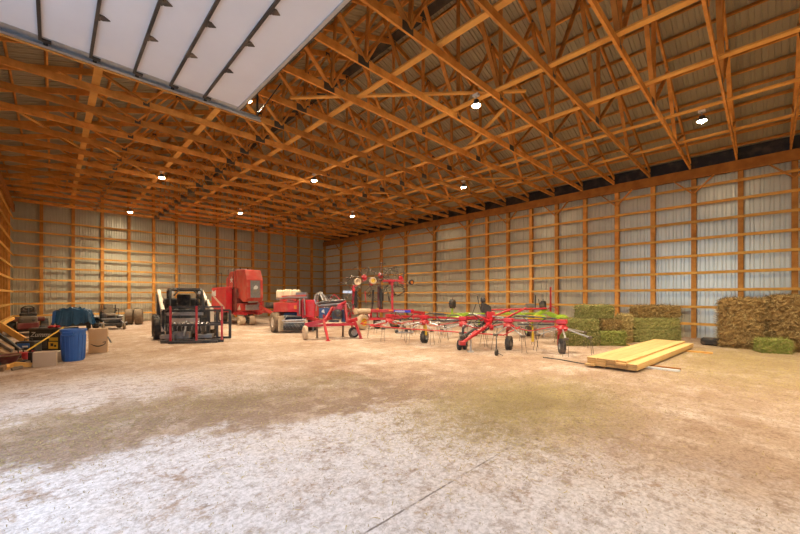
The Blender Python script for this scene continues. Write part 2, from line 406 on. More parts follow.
# ---- lateral bracing boards on the bottom chords
BX = [.68, 2.98, 5.2, 7.3, 9.45, 11.65, 13.85]
for i, x in enumerate(BX):
    o = MB().bx((x - .07, -4.0, EAVE + .168), (x + .07, YB - .2, EAVE + .206)).build('bracing_board', 'brace_wood')
    tag(o, 'long flat bracing board on the truss chords, %s row out from the doorway wall' % ORD[i], 'bracing board', 'bracing boards running along the trusses')
DG = [((4.1, 8.0), (7.9, 3.9), 'beside the open door panel'), ((9.7, 6.95), (8.2, 4.6), 'beyond the ridge nearest the big door'), ((-.7, 13.4), (.75, 15.6), 'close to the left wall'),
      ((.8, 14.2), (2.9, 17.2), 'over the black loader'), ((4.2, 17.8), (7.3, 13.6), 'over the tall red baler'), ((11.5, 9.2), (14, 6.4), 'over the red tedder'), ((9.3, 14.3), (11.8, 11.4), 'over the folded tedder'), ((5.3, 10.8), (2.8, 8.4), 'past the far end of the door track')]
for a, b_, w_ in DG:
    o = MB().beam((*a, EAVE + .24), (*b_, EAVE + .24), .09, .04).build('diagonal_brace', 'brace_wood')
    tag(o, 'diagonal timber brace across the roof trusses ' + w_, 'brace', 'diagonal roof braces')
# ---- overhead door, slid up flat
D1 = bpy.data.objects.new('door_1', None); COL.objects.link(D1); tag(D1, 'white sectional overhead door raised flat under the trusses', 'overhead door', None, 'structure')
HD = 5.12; edges = [-1.18, -.66, -.126, .41, .938, 1.44, 1.96, 2.56]; YE = 7.12; Y0 = -.05
for i in range(len(edges) - 1):
    a, b_ = edges[i], edges[i + 1]
    p = MB().bx((a + .012, Y0, HD), (b_ - .012, YE, HD + .045)).build('door_section', 'door_skin', D1, bev=.006)
    MB().bx((a + .008, YE - .10, HD - .004), (b_ - .008, YE + .004, HD + .03)).build('end_stile', 'galv', p)
    if i < len(edges) - 2:
        MB().bx((b_ - .022, Y0, HD - .03), (b_ + .014, YE - .02, HD + .02)).build('strut', 'black_metal', p)
        for y in (.1, .95, 1.8, 2.65, 3.5, 4.35, 5.15, 6.0):
            h = MB().prism([(b_ + .015, y - .055, HD - .012), (b_ + .06, y - .055, HD - .012), (b_ + .13, y, HD - .012), (b_ + .06, y + .055, HD - .012), (b_ + .015, y + .055, HD - .012)], (0, 0, .011))
            h.tube((b_ + .02, y - .05, HD - .018), (b_ + .02, y + .05, HD - .018), .014); h.build('hinge', 'dark_grey', p)
    q = MB(); q.tube((a + .05, YE - .04, HD + .0), (a + .05, YE + .09, HD + .0), .008); q.tube((a + .05, YE + .075, HD), (a + .05, YE + .1, HD), .026); q.box((a + .06, YE - .03, HD - .012), (.1, .07, .02)); q.build('roller', 'black_metal', p)
MB().bx((2.535, Y0, HD - .02), (2.585, YE, HD + .05)).build('bottom_seal', 'galv', D1)
MB().bx((2.585, Y0, HD - .012), (2.61, YE, HD + .03)).build('rubber_edge', 'black_metal', D1)
tr = MB()
for z in (-.035, .035): tr.bx((-1.2, YE + .06, HD + z - .002), (3.05, YE + .125, HD + z + .002))
tr.bx((-1.2, YE + .122, HD - .037), (3.05, YE + .128, HD + .037)); tr.build('track', 'galv', D1)
MB().bx((-1.25, YE + .135, HD - .05), (3.1, YE + .175, HD - .012)).build('track_angle', 'timber', D1)
for x in (-.6, 1.1, 3.0):
    MB().bx((x - .02, YE + .14, HD - .03), (x + .02, YE + .145, EAVE + .1)).build('track_hanger', 'black_metal', D1)
MB().beam((3.0, YE + .14, HD + .1), (3.5, YE + .14, EAVE + .02), .05, .02).build('track_hanger', 'black_metal', D1)
cv = MB(); pp = [V((-1.2 - .38 * sin(a), YE + .09, HD - .38 + .38 * cos(a))) for a in [i * pi / 16 for i in range(9)]] + [V((-1.58 + .14, YE + .09, .02))]
cv = MB(); pp = [V((-1.19 - .16 * sin(a), YE + .09, HD - .16 + .16 * cos(a))) for a in [i * pi / 16 for i in range(9)]] + [V((-1.35, YE + .09, .01))]
cv.path(pp, .03, 6); cv.build('track', 'galv', D1)
# ---- high-bay lamps
def lamp():
    r = thing('high_bay_lamp', '', 'ceiling lamp')
    MB().lathe((0, 0, 0), (0, 0, 1), [(.105, .0), (.115, .015), (.11, .04), (.07, .055), (.06, .13), (.02, .14)], 24).build('housing', 'dark_grey', r, True)
    MB().lathe((0, 0, 0), (0, 0, 1), [(.01, -.022), (.075, -.018), (.10, .002), (.10, .006)], 24).build('lens', 'lamp_glow', r, True)
    MB().path([(0, 0, .13), (0, 0, .215), (-.03, 0, .23)], .012, 8).build('hanger', 'galv', r)
    MB().box((.0, .0, .245), (.1, .14, .055)).build('junction_box', 'white_paint', r)
    return r
LP = [(3.15, 8.2, 'behind the end of the raised door'), (2.92, 15.8, 'over the black loader'), (2.92, 23.4, 'farthest back, near the left corner'), (7.06, 4.7, 'beside the open door, over the bare floor'), (7.19, 12.1, 'in the middle of the roof'),
      (7.17, 19.6, 'over the tall red baler'), (11.77, 1.12, 'over the lumber stack'), (12.0, 8.6, 'over the spread red tedder'), (11.9, 16.0, 'over the folded tedder')]
l0 = lamp()
for i, (x, y, w_) in enumerate(LP):
    o = l0 if i == 0 else dup(l0, (0, 0, 0))
    # each hangs from the bracing board above it
    o.location = (x, y, EAVE - .11); o['label'] = 'round white lamp glowing under the trusses ' + w_; o['group'] = 'lamps under the trusses'
    ld = bpy.data.lights.new('lamp_light', 'SPOT'); ld.energy = LAMP_W; ld.color = LAMP_C; ld.spot_size = R(138); ld.spot_blend = .8; ld.shadow_soft_size = .15
    lo = bpy.data.objects.new('lamp_light', ld); COL.objects.link(lo); lo.location = (0, 0, -.04); lo.parent = o
for x, y, w_ in ((7.06, -2.8, 'nearest the photographer, past the open door'), (11.77, -6.3, 'by the front gable and the long wall'), (2.92, -6.5, 'by the front gable and the doorway wall')):
    o = dup(l0, (x, y, EAVE - .11)); o['label'] = 'round white lamp glowing under the trusses ' + w_
    ld = bpy.data.lights.new('lamp_light', 'SPOT'); ld.energy = LAMP_W; ld.color = LAMP_C; ld.spot_size = R(138); ld.spot_blend = .8; ld.shadow_soft_size = .15
    lo = bpy.data.objects.new('lamp_light', ld); COL.objects.link(lo); lo.location = (0, 0, -.04); lo.parent = o
# ---- camera and daylight
cd = bpy.data.cameras.new('camera'); cd.sensor_width = 36; cd.lens = F_PX / 800 * 36; cd.shift_y = 29 / 800; cd.clip_end = 300; cd.clip_start = .05
cam = bpy.data.objects.new('camera', cd); COL.objects.link(cam); cam.location = (0, 0, CH); cam.rotation_euler = (R(90), 0, YAW); S.camera = cam
wd = bpy.data.worlds.new('sky'); S.world = wd; wd.use_nodes = True; bgn = wd.node_tree.nodes['Background']
bgn.inputs[0].default_value = (.58, .76, 1, 1); bgn.inputs[1].default_value = SKY
pd = bpy.data.lights.new('doorway_portal', 'AREA'); pd.shape = 'RECTANGLE'; pd.size = DY1 - DY0; pd.size_y = DZ; pd.cycles.is_portal = True
po = bpy.data.objects.new('doorway_portal', pd); COL.objects.link(po); po.location = (XL - .25, (DY0 + DY1) / 2, DZ / 2); po.rotation_euler = (R(90), 0, R(-90))
S.view_settings.view_transform = 'Standard'; S.view_settings.look = 'None'; S.view_settings.gamma = 1; S.view_settings.use_curve_mapping = False
S.view_settings.exposure = EXPO
# ================================================================== MACHINES
def obj_at(fr, name, label, cat, group=None): return thing(name, label, cat, fr.loc, fr.rz, group)
def rim_w(par, *a, **k): return wheel(par, *a, **k)
# ---- black grapple cage in front of the loader
G = Fr(187, 343)
gr = obj_at(G, 'bale_grapple', 'black steel bale grapple cage with red uprights on the loader front', 'grapple')
A = lambda px, py, dd=0: G(px, py, dd)
def gz(dd): return HZ + CH * F_PX / (G.D + dd)
f = MB()
xl, xr_ = A(172.5, 330).x, A(219.5, 330).x
zt_, zm, zb = A(0, 307).z, A(0, 325).z, .05
f.beam((xl - .3, .05, zb), (xr_ + .03, .05, zb), .10, .10).beam((xl - .05, 0, zt_), (xr_ + .03, 0, zt_), .05, .05).beam((xl - .05, 0, zm), (xr_ + .03, 0, zm), .06, .06)
f.beam((xl - .02, -.12, zb - .01), (xr_ - .1, -.12, zb - .01), .08, .07)
f.build('front_rail', 'black_metal', gr)
gr.rotation_euler = (0, 0, YAW + R(12))
b0, b1 = A(172, 330, .85).x, A(233, 330, .85).x
bk = MB(); zt2 = A(0, 310.5, .85).z
for z, xa, xb in ((.06, b0, b1), (zm, b0, b1), (zt2, b0, b1)): bk.beam((xa, .85, z), (xb, .85, z), .07, .07)
for x in (b0, A(176, 0, .85).x, A(186, 0, .85).x, A(205, 0, .85).x, A(213, 0, .85).x, b1): bk.beam((x, .85, .03), (x, .85, zt2), .08, .07, (0, 1, 0))
bk.beam((A(221, 0, .85).x, .85, .03), (A(221, 0, .85).x, .85, zt2), .06, .06, (0, 1, 0))
bk.build('rear_frame', 'black_metal', gr)
sd = MB()
for z in (.06, zm, zt_):
    sd.beam((xl, 0, z), (b0 + .05, .85, min(z, zt2)), .05, .05).beam((xr_, 0, z), (b1 - .25, .85, min(z, zt2)), .05, .05).beam((0, 0, z), (0.05, .85, min(z, zt2)), .04, .04)
sd.build('side_bar', 'black_metal', gr)
for x in (xl, A(196, 0).x, xr_): MB().beam((x, -.03, .08), (x, -.03, zt_ + .03), .055, .045, (0, 1, 0)).build('upright', 'red_paint', gr)
for j, x in enumerate([A(p, 0, .4).x for p in (177, 181, 185, 189, 193, 198, 202, 206, 210)]):
    MB().curve([(x, .5, zm - .02), (x, .3, zm + .06), (x - .02, .12, zm - .06), (x - .03, .16, zm - .2)], .018, 6, 4).build('hook', 'grey_metal', gr)
for x in (A(190, 0, .5).x, A(201, 0, .5).x): MB().tube((x, .55, zm + .1), (x, .3, .2), .035).build('cylinder', 'silver', gr, True)
pl = MB()
pl.box((A(190, 0, .6).x, .6, zt2 - .1), (1.1, .12, .1)).box((A(176, 0, .6).x, .6, .16), (.45, .35, .12)).box((A(208, 0, .6).x, .6, .16), (.5, .3, .12)).box((A(187, 0, .6).x, .62, .2), (.5, .25, .22)); pl.build('hook_plate', 'grey_metal', gr)
MB().box((A(191, 0, .75).x, .78, A(0, 321, .75).z), (.85, .06, .2)).build('push_plate', 'cream', gr)
# ---- skid steer loader
K = Fr(184, 337.5); K.D = 12.75; K.x0 = (187.5 - 400) / F_PX * K.D; K.loc = RT * K.x0 + FW * K.D
ss = obj_at(K, 'skid_steer_loader', 'black and cream skid steer loader with open cab near the back wall', 'loader')
ss.rotation_euler = (0, 0, YAW + R(37)); ss.scale = (.93, .93, .98)
for x in (-.92, .92):
    for y in (.35, 1.55): wheel(ss, (x, y, .42), (1, 0, 0), .42, .30, 'cream', 'rubber', 'wheel', 18)
MB().bx((-.72, .05, .28), (.72, 2.2, 1.0)).build('chassis', 'dark_grey', ss, bev=.03)
MB().bx((-.62, 1.7, 1.0), (.62, 2.45, 1.45)).build('engine_hood', 'black_metal', ss, bev=.06)
cab = MB(); zt3 = K(0, 288.8, .5).z
for x in (-.58, .58):
    cab.path([(x, .05, .95), (x * .98, .12, 1.2), (x * .93, .30, zt3 - .08), (x * .88, .40, zt3)], .045, 8)
    cab.path([(x * .92, 1.5, 1.0), (x * .92, 1.5, zt3 - .02)], .045, 8)
    cab.path([(x * .88, .4, zt3), (x * .9, 1.55, zt3)], .045, 8)
    for z in (1.25, 1.45): cab.path([(x * .93, .2, z), (x * .92, 1.5, z)], .015, 6)
    for y in (.6, .85, 1.1): cab.path([(x * .93, y, 1.0), (x * .92, y, zt3 - .03)], .012, 6)
cab.path([(-.5, .4, zt3), (.5, .4, zt3)], .045, 8); cab.path([(-.52, 1.5, zt3), (.52, 1.5, zt3)], .045, 8)
cab.path([(-.56, .16, 1.02), (.56, .16, 1.02)], .04, 8)
cab.path([(-.42, .3, zt3 - .22), (-.25, .38, zt3 - .02)], .03, 6); cab.path([(.42, .3, zt3 - .22), (.25, .38, zt3 - .02)], .03, 6)
cab.build('cab_frame', 'black_metal', ss, True)
MB().bx((-.54, .38, zt3 + .02), (.54, 1.58, zt3 + .06)).build('cab_roof', 'black_metal', ss, bev=.02)
st = MB(); st.bx((-.26, .75, .95), (.26, 1.2, 1.08)); st.box((0, 1.22, 1.32), (.5, .1, .55)); st.build('seat', 'rubber', ss, bev=.04)
for x in (-.3, .3): MB().path([(x, .5, .9), (x, .45, 1.2)], .015, 6).lathe((x, .45, 1.2), (0, 0, 1), [(.02, 0), (.03, .05), (.01, .09)], 8).build('control_lever', 'black_metal', ss)
for x in (-.80, .80):
    a = MB(); a.beam((x, 2.2, 1.70), (x, -.12, 1.0), .12, .18).beam((x, -.14, 1.08), (x, -.3, .3), .13, .18, (0, 1, 0))
    a.build('lift_arm', 'cream', ss, bev=.02)
    MB().tube((x * .9, 1.5, .7), (x * .9, .5, 1.35), .04).tube((x * .9, .5, 1.35), (x * .9, .2, 1.45), .02).build('cylinder', 'grey_metal', ss, True)
    MB().bx((x - .08, 1.9, .8), (x + .08, 2.35, 1.6)).build('arm_tower', 'dark_grey', ss, bev=.02)
cp = MB(); cp.bx((-.72, -.34, .2), (.72, -.26, .75)); cp.bx((-.72, -.3, .6), (.72, -.18, .7)); cp.build('coupler_plate', 'dark_grey', ss)
for x in (-.45, .45): MB().lathe((x, .36, zt3 - .1), (0, -1, 0), [(.03, -.05), (.055, 0), (.05, .02)], 12).build('head_light', 'white_paint', ss, True)
MB().curve([(-.5, -.2, .6), (-.3, -.45, .8), (0, -.2, .55), (.3, -.4, .75), (.5, -.2, .5)], .02, 6).build('hydraulic_hose', 'rubber', ss, True)
# ---- tall red hay baler, square to the walls (rear towards the big door)
hb_ = thing('hay_baler', 'tall red hay baler with grey rear panel and dusty twin wheels', 'baler', (7.2, 19.6, 0), 0)
L = lambda x, y, z: (x - 7.2, y - 19.6, z)
ch = MB(); y0, y1 = 18.2, 19.55
ch.prism([L(6.98, y0 + .12, 1.22), L(6.98, y0, 1.4), L(6.98, y0 + .03, 2.35), L(6.98, y0 + .3, 2.86), L(6.98, y1, 2.9), L(6.98, y1, 1.5), L(6.98, y0 + .5, 1.2)], (.84, 0, 0))
ch.build('tailgate', 'red_faded', hb_, bev=.03)
MB().prism([L(7.16, y0 - .012, 1.42), L(7.66, y0 - .012, 1.42), L(7.66, y0 + .015, 2.3), L(7.16, y0 + .015, 2.3)], (0, -.01, 0)).build('rear_panel', 'grey_metal', hb_)['label'] = 'grey sheet panel'
lg = MB(); lg.lathe(L(7.43, y0 - .03, 1.95), (0, -1, 0), [(.10, 0), (.10, .012)], 20); lg.box(L(7.36, y0 - .03, 1.9), (.1, .014, .1)); lg.build('emblem', 'white_paint', hb_)
up = MB(); up.prism([L(6.98, 19.6, 1.95), L(6.98, 19.6, 2.86), L(6.98, 20.6, 2.82), L(6.98, 21.2, 2.45), L(6.98, 21.2, 1.95)], (.84, 0, 0)); up.build('upper_hood', 'red_faded', hb_, bev=.03)
stp = []
for i in range(10):
    a = pi / 2 + i * pi / 5; r = .2 if i % 2 == 0 else .085; stp.append(L(6.968, 20.3 - cos(a) * r * 1.3, 2.38 + sin(a) * r))
MB().prism(stp, (-.008, 0, 0)).build('decal', 'white_paint', hb_)
fb = MB(); fb.prism([L(6.55, 19.9, .66), L(6.55, 19.9, 2.0), L(6.55, 22.3, 1.98), L(6.55, 22.3, .9), L(6.55, 21.6, .6)], (.32, 0, 0)); fb.build('side_shield', 'red_bright', hb_, bev=.03)
s2 = MB(); s2.prism([L(7.85, 19.0, .66), L(7.85, 19.0, 1.8), L(7.85, 22.3, 1.98), L(7.85, 22.3, .9), L(7.85, 21.6, .6)], (.28, 0, 0)); s2.build('side_shield', 'red_bright', hb_, bev=.03)
MB().prism([L(6.545, 20.1, .78), L(6.545, 22.1, 1.5), L(6.545, 22.1, 1.62), L(6.545, 20.1, .92)], (-.008, 0, 0)).build('stripe', 'cream', hb_)
MB().prism([L(6.545, 21.5, 1.5), L(6.545, 22.2, 1.5), L(6.545, 22.2, 1.85), L(6.545, 21.9, 1.75), L(6.545, 21.5, 1.85)], (-.008, 0, 0)).build('decal', 'white_paint', hb_)
cf = MB(); cf.bx(L(6.88, 19.3, .7), L(7.86, 22.2, 1.9)); cf.build('bale_chamber', 'dark_red', hb_)
lw = MB(); lw.bx(L(6.9, 18.7, .72), L(7.85, 19.3, 1.12)); lw.build('lower_housing', 'red_faded', hb_, bev=.02)
MB().bx(L(7.1, 18.66, .78), L(7.8, 18.7, 1.06)).build('lower_panel', 'silver', hb_)
MB().prism([L(6.89, 18.75, .8), L(6.89, 19.2, .8), L(6.89, 18.9, 1.05)], (-.01, 0, 0)).build('decal', 'cream', hb_)
fr_ = MB()
for x in (7.0, 7.7): fr_.beam(L(x, 18.4, .62), L(x, 22.8, .62), .12, .16)
fr_.beam(L(6.6, 19.0, .6), L(8.1, 19.0, .6), .12, .12).beam(L(7.35, 22.2, .6), L(7.35, 25.0, .55), .14, .14)
fr_.beam(L(7.35, 24.7, .6), L(7.35, 24.7, .0), .07, .07, (0, 1, 0)).build('chassis', 'red_paint', hb_)
for x in (6.92, 7.42): wheel(hb_, L(x, 18.75, .24), (1, 0, 0), .24, .30, 'cream', 'rubber_tan', 'wheel', 0, .5)
MB().tube(L(6.9, 18.75, .24), L(7.5, 18.75, .24), .04).beam(L(7.17, 18.75, .26), L(7.17, 19.0, .6), .08, .08).build('axle', 'dark_grey', hb_)
for x in (6.62, 8.0): wheel(hb_, L(x, 20.6, .42), (1, 0, 0), .42, .28, 'cream', 'rubber', 'wheel', 0)
kk = MB(); kk.beam(L(7.75, 18.5, 1.0), L(8.35, 17.6, .45), .10, .14).beam(L(7.6, 18.6, .72), L(8.6, 17.75, .62), .08, .12).beam(L(8.3, 17.7, .5), L(8.9, 17.6, .4), .1, .12).beam(L(7.9, 18.4, .9), L(7.9, 18.4, 1.25), .07, .07, (0, 1, 0)); kk.build('kicker_arm', 'red_faded', hb_)
MB().tube(L(8.0, 18.3, 1.02), L(8.55, 18.0, 1.0), .16).build('spare_roller', 'rubber', hb_, True)
rk = MB()
for y in (19.8, 20.6): rk.path([L(6.9, y, 1.9), L(6.9, y, 2.95), L(7.9, y, 2.95)], .018, 6)
for x in (7.1, 7.5): rk.tube(L(x, 19.4, 2.9), L(x, 19.4, 3.02), .03)
rk.path([L(6.78, 21.3, 2.0), L(6.78, 21.3, 2.8), L(6.78, 22.2, 2.8), L(6.78, 22.2, 1.9)], .018, 6); rk.build('hand_rail', 'dark_grey', hb_)
MB().box(L(7.86, 18.5, 1.75), (.09, .14, .3)).build('marker_light', 'orange', hb_)
MB().tube(L(7.1, 18.3, 1.2), L(7.6, 18.35, 1.22), .05).path([L(7.5, 18.2, 1.2), L(7.65, 18.3, 1.1), L(7.75, 18.5, 1.15)], .03, 6).build('latch_bar', 'grey_metal', hb_)
# ---- square baler with the cream tank
Q = Fr(292, 333)
sb = obj_at(Q, 'square_baler', 'red square baler with cream tank on top and toothed pickup', 'baler')
def qb(nm, m, p0, p1, d0, d1, bev=.015):
    a, b_ = Q(*p0, d0), Q(*p1, d0); return MB().bx((a.x, d0, a.z), (b_.x, d1, b_.z)).build(nm, m, sb, bev=bev)
qb('body_panel', 'red_faded', (273.3, 302.5), (288, 312), .25, .9)
qb('body_panel', 'red_bright', (287.5, 303), (298, 312), .22, .9)
qb('flywheel_shield', 'red_bright', (305.5, 300), (314.5, 317), .35, 1.1)
qb('frame_leg', 'red_paint', (297, 300.5), (301, 316), .1, .3)
qb('frame_leg', 'red_paint', (301.8, 299), (304.8, 318), .1, .3)
MB().path([Q(299.8, 314, .05), Q(299.6, 299.5, .05), Q(304.4, 298, .05), Q(305, 315, .05)], .03, 8).build('guard_hoop', 'silver', sb, True)
qb('bale_case', 'dark_red', (276, 304), (312, 318), .9, 3.4)
tk = MB()
for a, b_ in ((275.6, 282.3), (282.8, 290.6), (291.2, 296.8)):
    p, q = Q(a, 289.4 if a > 280 else 290, .8), Q(b_, 298.6, .8); tk.bx((p.x, .8, p.z), (q.x, 1.5, q.z))
tk.bx((Q(276, 0, .8).x, .85, Q(0, 298.6, .8).z), (Q(296, 0, .8).x, 1.45, Q(0, 291.5, .8).z)); tk.build('preservative_tank', 'tank', sb, bev=.07)
for p in (279, 287, 294): MB().lathe(Q(p, 290, 1.15), (0, 0, 1), [(.07, 0), (.07, .05), (.03, .06)], 12).build('tank_cap', 'black_metal', sb)
tp = MB(); tp.beam(Q(282, 296.5, .55), Q(306, 295.5, .55), .1, .07).beam(Q(281, 300.5, .5), Q(297, 300, .5), .3, .1); tp.build('twine_rack', 'red_faded', sb)
tp = MB(); tp.beam(Q(276, 299.5, .5), Q(290, 296.5, .5), .06, .05).beam(Q(290, 297, .4), Q(308, 297.5, .4), .05, .05).box(Q(291.5, 300.2, .45), (.3, .2, .12)).box(Q(302, 294.5, .9), (.45, .3, .18)); tp.build('knotter_frame', 'grey_metal', sb)
qb('warning_decal', 'orange', (294, 305.5), (296.8, 309), .205, .22, 0)
w1 = Q(274.5, 323.5, .25); wheel(sb, (w1.x, .30, .42), (.82, .57, 0), .41, .26, 'cream', 'rubber_dusty', 'wheel', 22, .5)
w1 = Q(312, 323, 1.0); wheel(sb, (w1.x, 1.2, .40), (1, 0, 0), .40, .28, 'yellow', 'rubber', 'wheel', 0, .5)
wd_ = Q(282.5, 0, .2); MB().box((wd_.x, .12, .38), (.07, .5, .62), mx=M.Rotation(-.2, 3, 'Z')).build('pickup_side', 'rubber_tan', sb, bev=.02)
pk = MB(); pa, pb = Q(283.5, 327, -.05), Q(305, 327, .15); pk.tube((pa.x, .0, .27), (pb.x, .15, .27), .17, n=20); pk.build('pickup_drum', 'dark_grey', sb, True)
for j in range(22):
    t = (j + .5) / 22; x = pa.x + (pb.x - pa.x) * t; y = .15 * t; g_ = MB()
    for k in range(6):
        a = k * pi / 3 + j * .3; g_.tube((x, y + cos(a) * .15, .27 + sin(a) * .15), (x, y + cos(a + .25) * .26, .27 + sin(a + .25) * .25), .007, .004, 5)
    g_.build('tine', 'grey_metal', sb)
wg = MB(); wg.tube((pa.x, -.22, .52), (pb.x + .1, -.1, .54), .03).tube((pa.x, -.1, .42), (pb.x, .02, .43), .02).beam((pa.x + .05, -.22, .52), (pa.x + .05, .3, .7), .03, .03).beam((pb.x - .05, -.1, .52), (pb.x - .05, .4, .7), .03, .03); wg.build('wind_guard', 'silver', sb, True)
au = MB(); a, b_ = Q(284, 315, .35), Q(302, 316, .35); au.bx((a.x, .35, .45), (b_.x, .9, a.z + .08)); au.build('feed_chamber', 'blue_paint', sb, bev=.02)
au = MB(); au.tube((a.x, .3, .66), (b_.x, .3, .66), .06)
for j in range(12): au.lathe((a.x + (b_.x - a.x) * (j + .5) / 12, .3, .66), (1, .3, 0), [(.06, -.005), (.12, 0), (.06, .005)], 12)
au.build('auger', 'grey_metal', sb, True)
MB().path([Q(313, 331.5, .7), Q(313, 317, .7)], .035, 8).build('jack_stand', 'grey_metal', sb)
MB().beam(Q(308, 318, .4), Q(318, 320, -.2), .12, .12).build('drawbar', 'red_paint', sb)
for k, dx in enumerate((0, 1.5, 3)):
    MB().curve([Q(313 + dx, 311, .6), Q(314.5 + dx, 299, .5), Q(317 + dx, 294 - k, .45), Q(321 + dx, 296, .4), Q(324 + dx, 304, .4), Q(325 + dx, 312, .5)], .022, 7).build('hydraulic_hose', ('white_paint', 'grey_metal', 'silver')[k], sb, True)
# ---- small red grabber frame on legs
H = Fr(330, 339.5)
gf = obj_at(H, 'bale_accumulator', 'small red implement on splayed legs with coiled hoses on top', 'implement')
hg = lambda px, py: H.g(px, py)
m_ = MB()
m_.beam(H(327, 325, .15), H(356, 324, .3), .09, .1)
m_.beam(H(305, 325, .1), H(327, 320, .2), .11, .12).beam(H(305, 326, .1), H(329, 325, .15), .08, .08)
m_.beam(H(326, 320, .2), H(333, 307, .5), .09, .1).beam(H(347, 322, .3), H(345, 304, .5), .09, .1).beam(H(331, 310, .5), H(346, 305, .5), .1, .1)
m_.beam(H(346, 322, .3), H(357, 319, .5), .12, .12).beam(H(335, 318, .5), H(326, 319, .2), .08, .08).beam(H(350, 318, .9), H(347, 323, .3), .08, .08)
m_.beam(H(325, 321, .2), H(323, 312, .9), .08, .08).beam(H(323, 312, .9), H(350, 311, .9), .08, .08).beam(H(350, 311, .9), H(350, 318, .9), .08, .08); m_.build('frame', 'red_paint', gf, bev=.008)
for a, b_ in (((323.5, 320, .15), (328, 341)), ((354.5, 321, .35), (361, 338.5))):
    e = hg(*b_); q = MB(); q.beam(H(*a), e + V((0, 0, .03)), .075, .085).box(e + V((0, 0, .015)), (.14, .14, .03)); q.build('leg', 'red_paint', gf, bev=.006)
for a, b_ in (((316.5, 322, .35), (317.2, 338)), ((343, 323, .45), (343, 336.5))):
    e = hg(*b_); q = MB(); q.beam(H(*a), e + V((0, 0, .02)), .06, .06, (0, 1, 0)).box(e + V((0, 0, .01)), (.12, .12, .02)); q.build('leg', 'rubber_dusty', gf)
c_ = H(305, 332, -.02); wheel(gf, (c_.x, .0, .24), (.86, .5, 0), .24, .12, 'rubber_tan', 'rubber_tan', 'wheel', 0, .4)
c_ = H(353.6, 330, .45); wheel(gf, (c_.x, .50, .20), (.55, -.83, 0), .20, .13, 'silver', 'rubber', 'wheel', 0, .6)
MB().beam(H(306, 325, .1), (H(306, 325, .1).x, .02, .24), .05, .05).beam(H(351, 322, .4), (H(353, 0, .45).x, .5, .2), .05, .05).build('wheel_fork', 'red_paint', gf)
p, q = H(319.5, 308, .7), H(330, 318, .7); MB().bx((p.x, .6, p.z), (q.x, .95, q.z)).build('oil_tank', 'blue_paint', gf, bev=.02)
p = H(323, 312, .59); MB().prism([p + V((-.06, 0, 0)), p + V((.06, 0, -.05)), p + V((.04, 0, .1)), p + V((-.02, 0, .08))], (0, -.006, 0)).build('decal', 'white_paint', gf)
p, q = H(341.5, 310, .7), H(346, 322, .7); MB().bx((p.x, .65, p.z), (q.x, .9, q.z)).build('battery_box', 'blue_paint', gf, bev=.02)
for z_ in (302.5, 305.5): MB().tube(H(321, z_, .55), H(345.5, z_ - 2, .55), .06).tube(H(318, z_ + .5, .55), H(321, z_, .55), .03).build('cylinder', 'dark_grey' if z_ < 304 else 'grey_metal', gf, True)
MB().box(H(337, 315, .4), (.3, .3, .28)).lathe(H(338, 313, .2), (0, -1, 0), [(.11, 0), (.13, .05), (.05, .09)], 16).box(H(334, 321, .3), (.35, .2, .06)).build('hydraulic_motor', 'dark_grey', gf)
MB().tube(H(338, 306, .4), H(346, 301.5, .4), .05).box(H(340, 307, .4), (.18, .12, .16)).build('bracket', 'red_bright', gf, True)
for k, (pts, mm) in enumerate(((((316, 304), (314.5, 297), (318, 293), (323, 295), (327, 301)), 'silver'), (((318, 305), (317, 298), (321, 294), (326, 297), (330, 302)), 'grey_metal'), (((327, 302), (330, 296), (336, 297), (340, 301), (345, 299)), 'rubber'), (((324, 304), (328, 298.5), (333, 300), (338, 303), (346, 303), (350, 309)), 'silver'), (((330, 300), (334, 294.5), (339, 299), (343, 302)), 'red_bright'), (((345, 303), (350, 302), (352, 308), (349, 314)), 'rubber'), (((333, 312), (338, 309), (341, 314), (336, 319)), 'rubber'))):
    MB().curve([H(x, y, .45 + .06 * k) for x, y in pts], .02, 7).build('hydraulic_hose', mm, gf, True)
# ---- hay tedder rotor: hub, arms and hanging tines
def rotor(par, c, n=6, al=.72, red='red_paint', rx=0, ry=0, ph=0, drop=.16, hang=.42, tine='tine_steel', hs=1, tr=.006, am='silver'):
    c = V(c); Rm = M.Rotation(rx, 3, 'X') @ M.Rotation(ry, 3, 'Y')
    P = lambda x, y, z: c + Rm @ V((x, y, z))
    h = MB(); h.lathe(c, Rm @ V((0, 0, 1)), [(.10 * hs, -.10 * hs), (.15 * hs, -.06 * hs), (.16 * hs, 0), (.12 * hs, .04 * hs), (.09 * hs, .08 * hs), (.04 * hs, .09 * hs)], 20)
    ho = h.build('rotor', red, par, True)
    for k in range(n):
        a = ph + 2 * pi * k / n; e = (cos(a) * al, sin(a) * al)
        ar = MB(); ar.tube(P(cos(a) * .15, sin(a) * .15, -.03), P(*e, -drop), .021, n=8); ar.build('tine_arm', am, ho, True)
        t = MB()
        for q in (-.045, .045):
            ox, oy = -sin(a) * q, cos(a) * q
            t.path([P(e[0] + ox, e[1] + oy, -drop + .02), P(e[0] * 1.03 + ox, e[1] * 1.03 + oy, -drop - .05), P(e[0] * 1.12 + ox * 1.5, e[1] * 1.12 + oy * 1.5, -drop - hang)], tr, 5)
        t.lathe(P(*e, -drop), Rm @ V((-sin(a), cos(a), 0)), [(.035, -.06), (.035, .06)], 8); t.build('tine', tine, ho)
    return ho
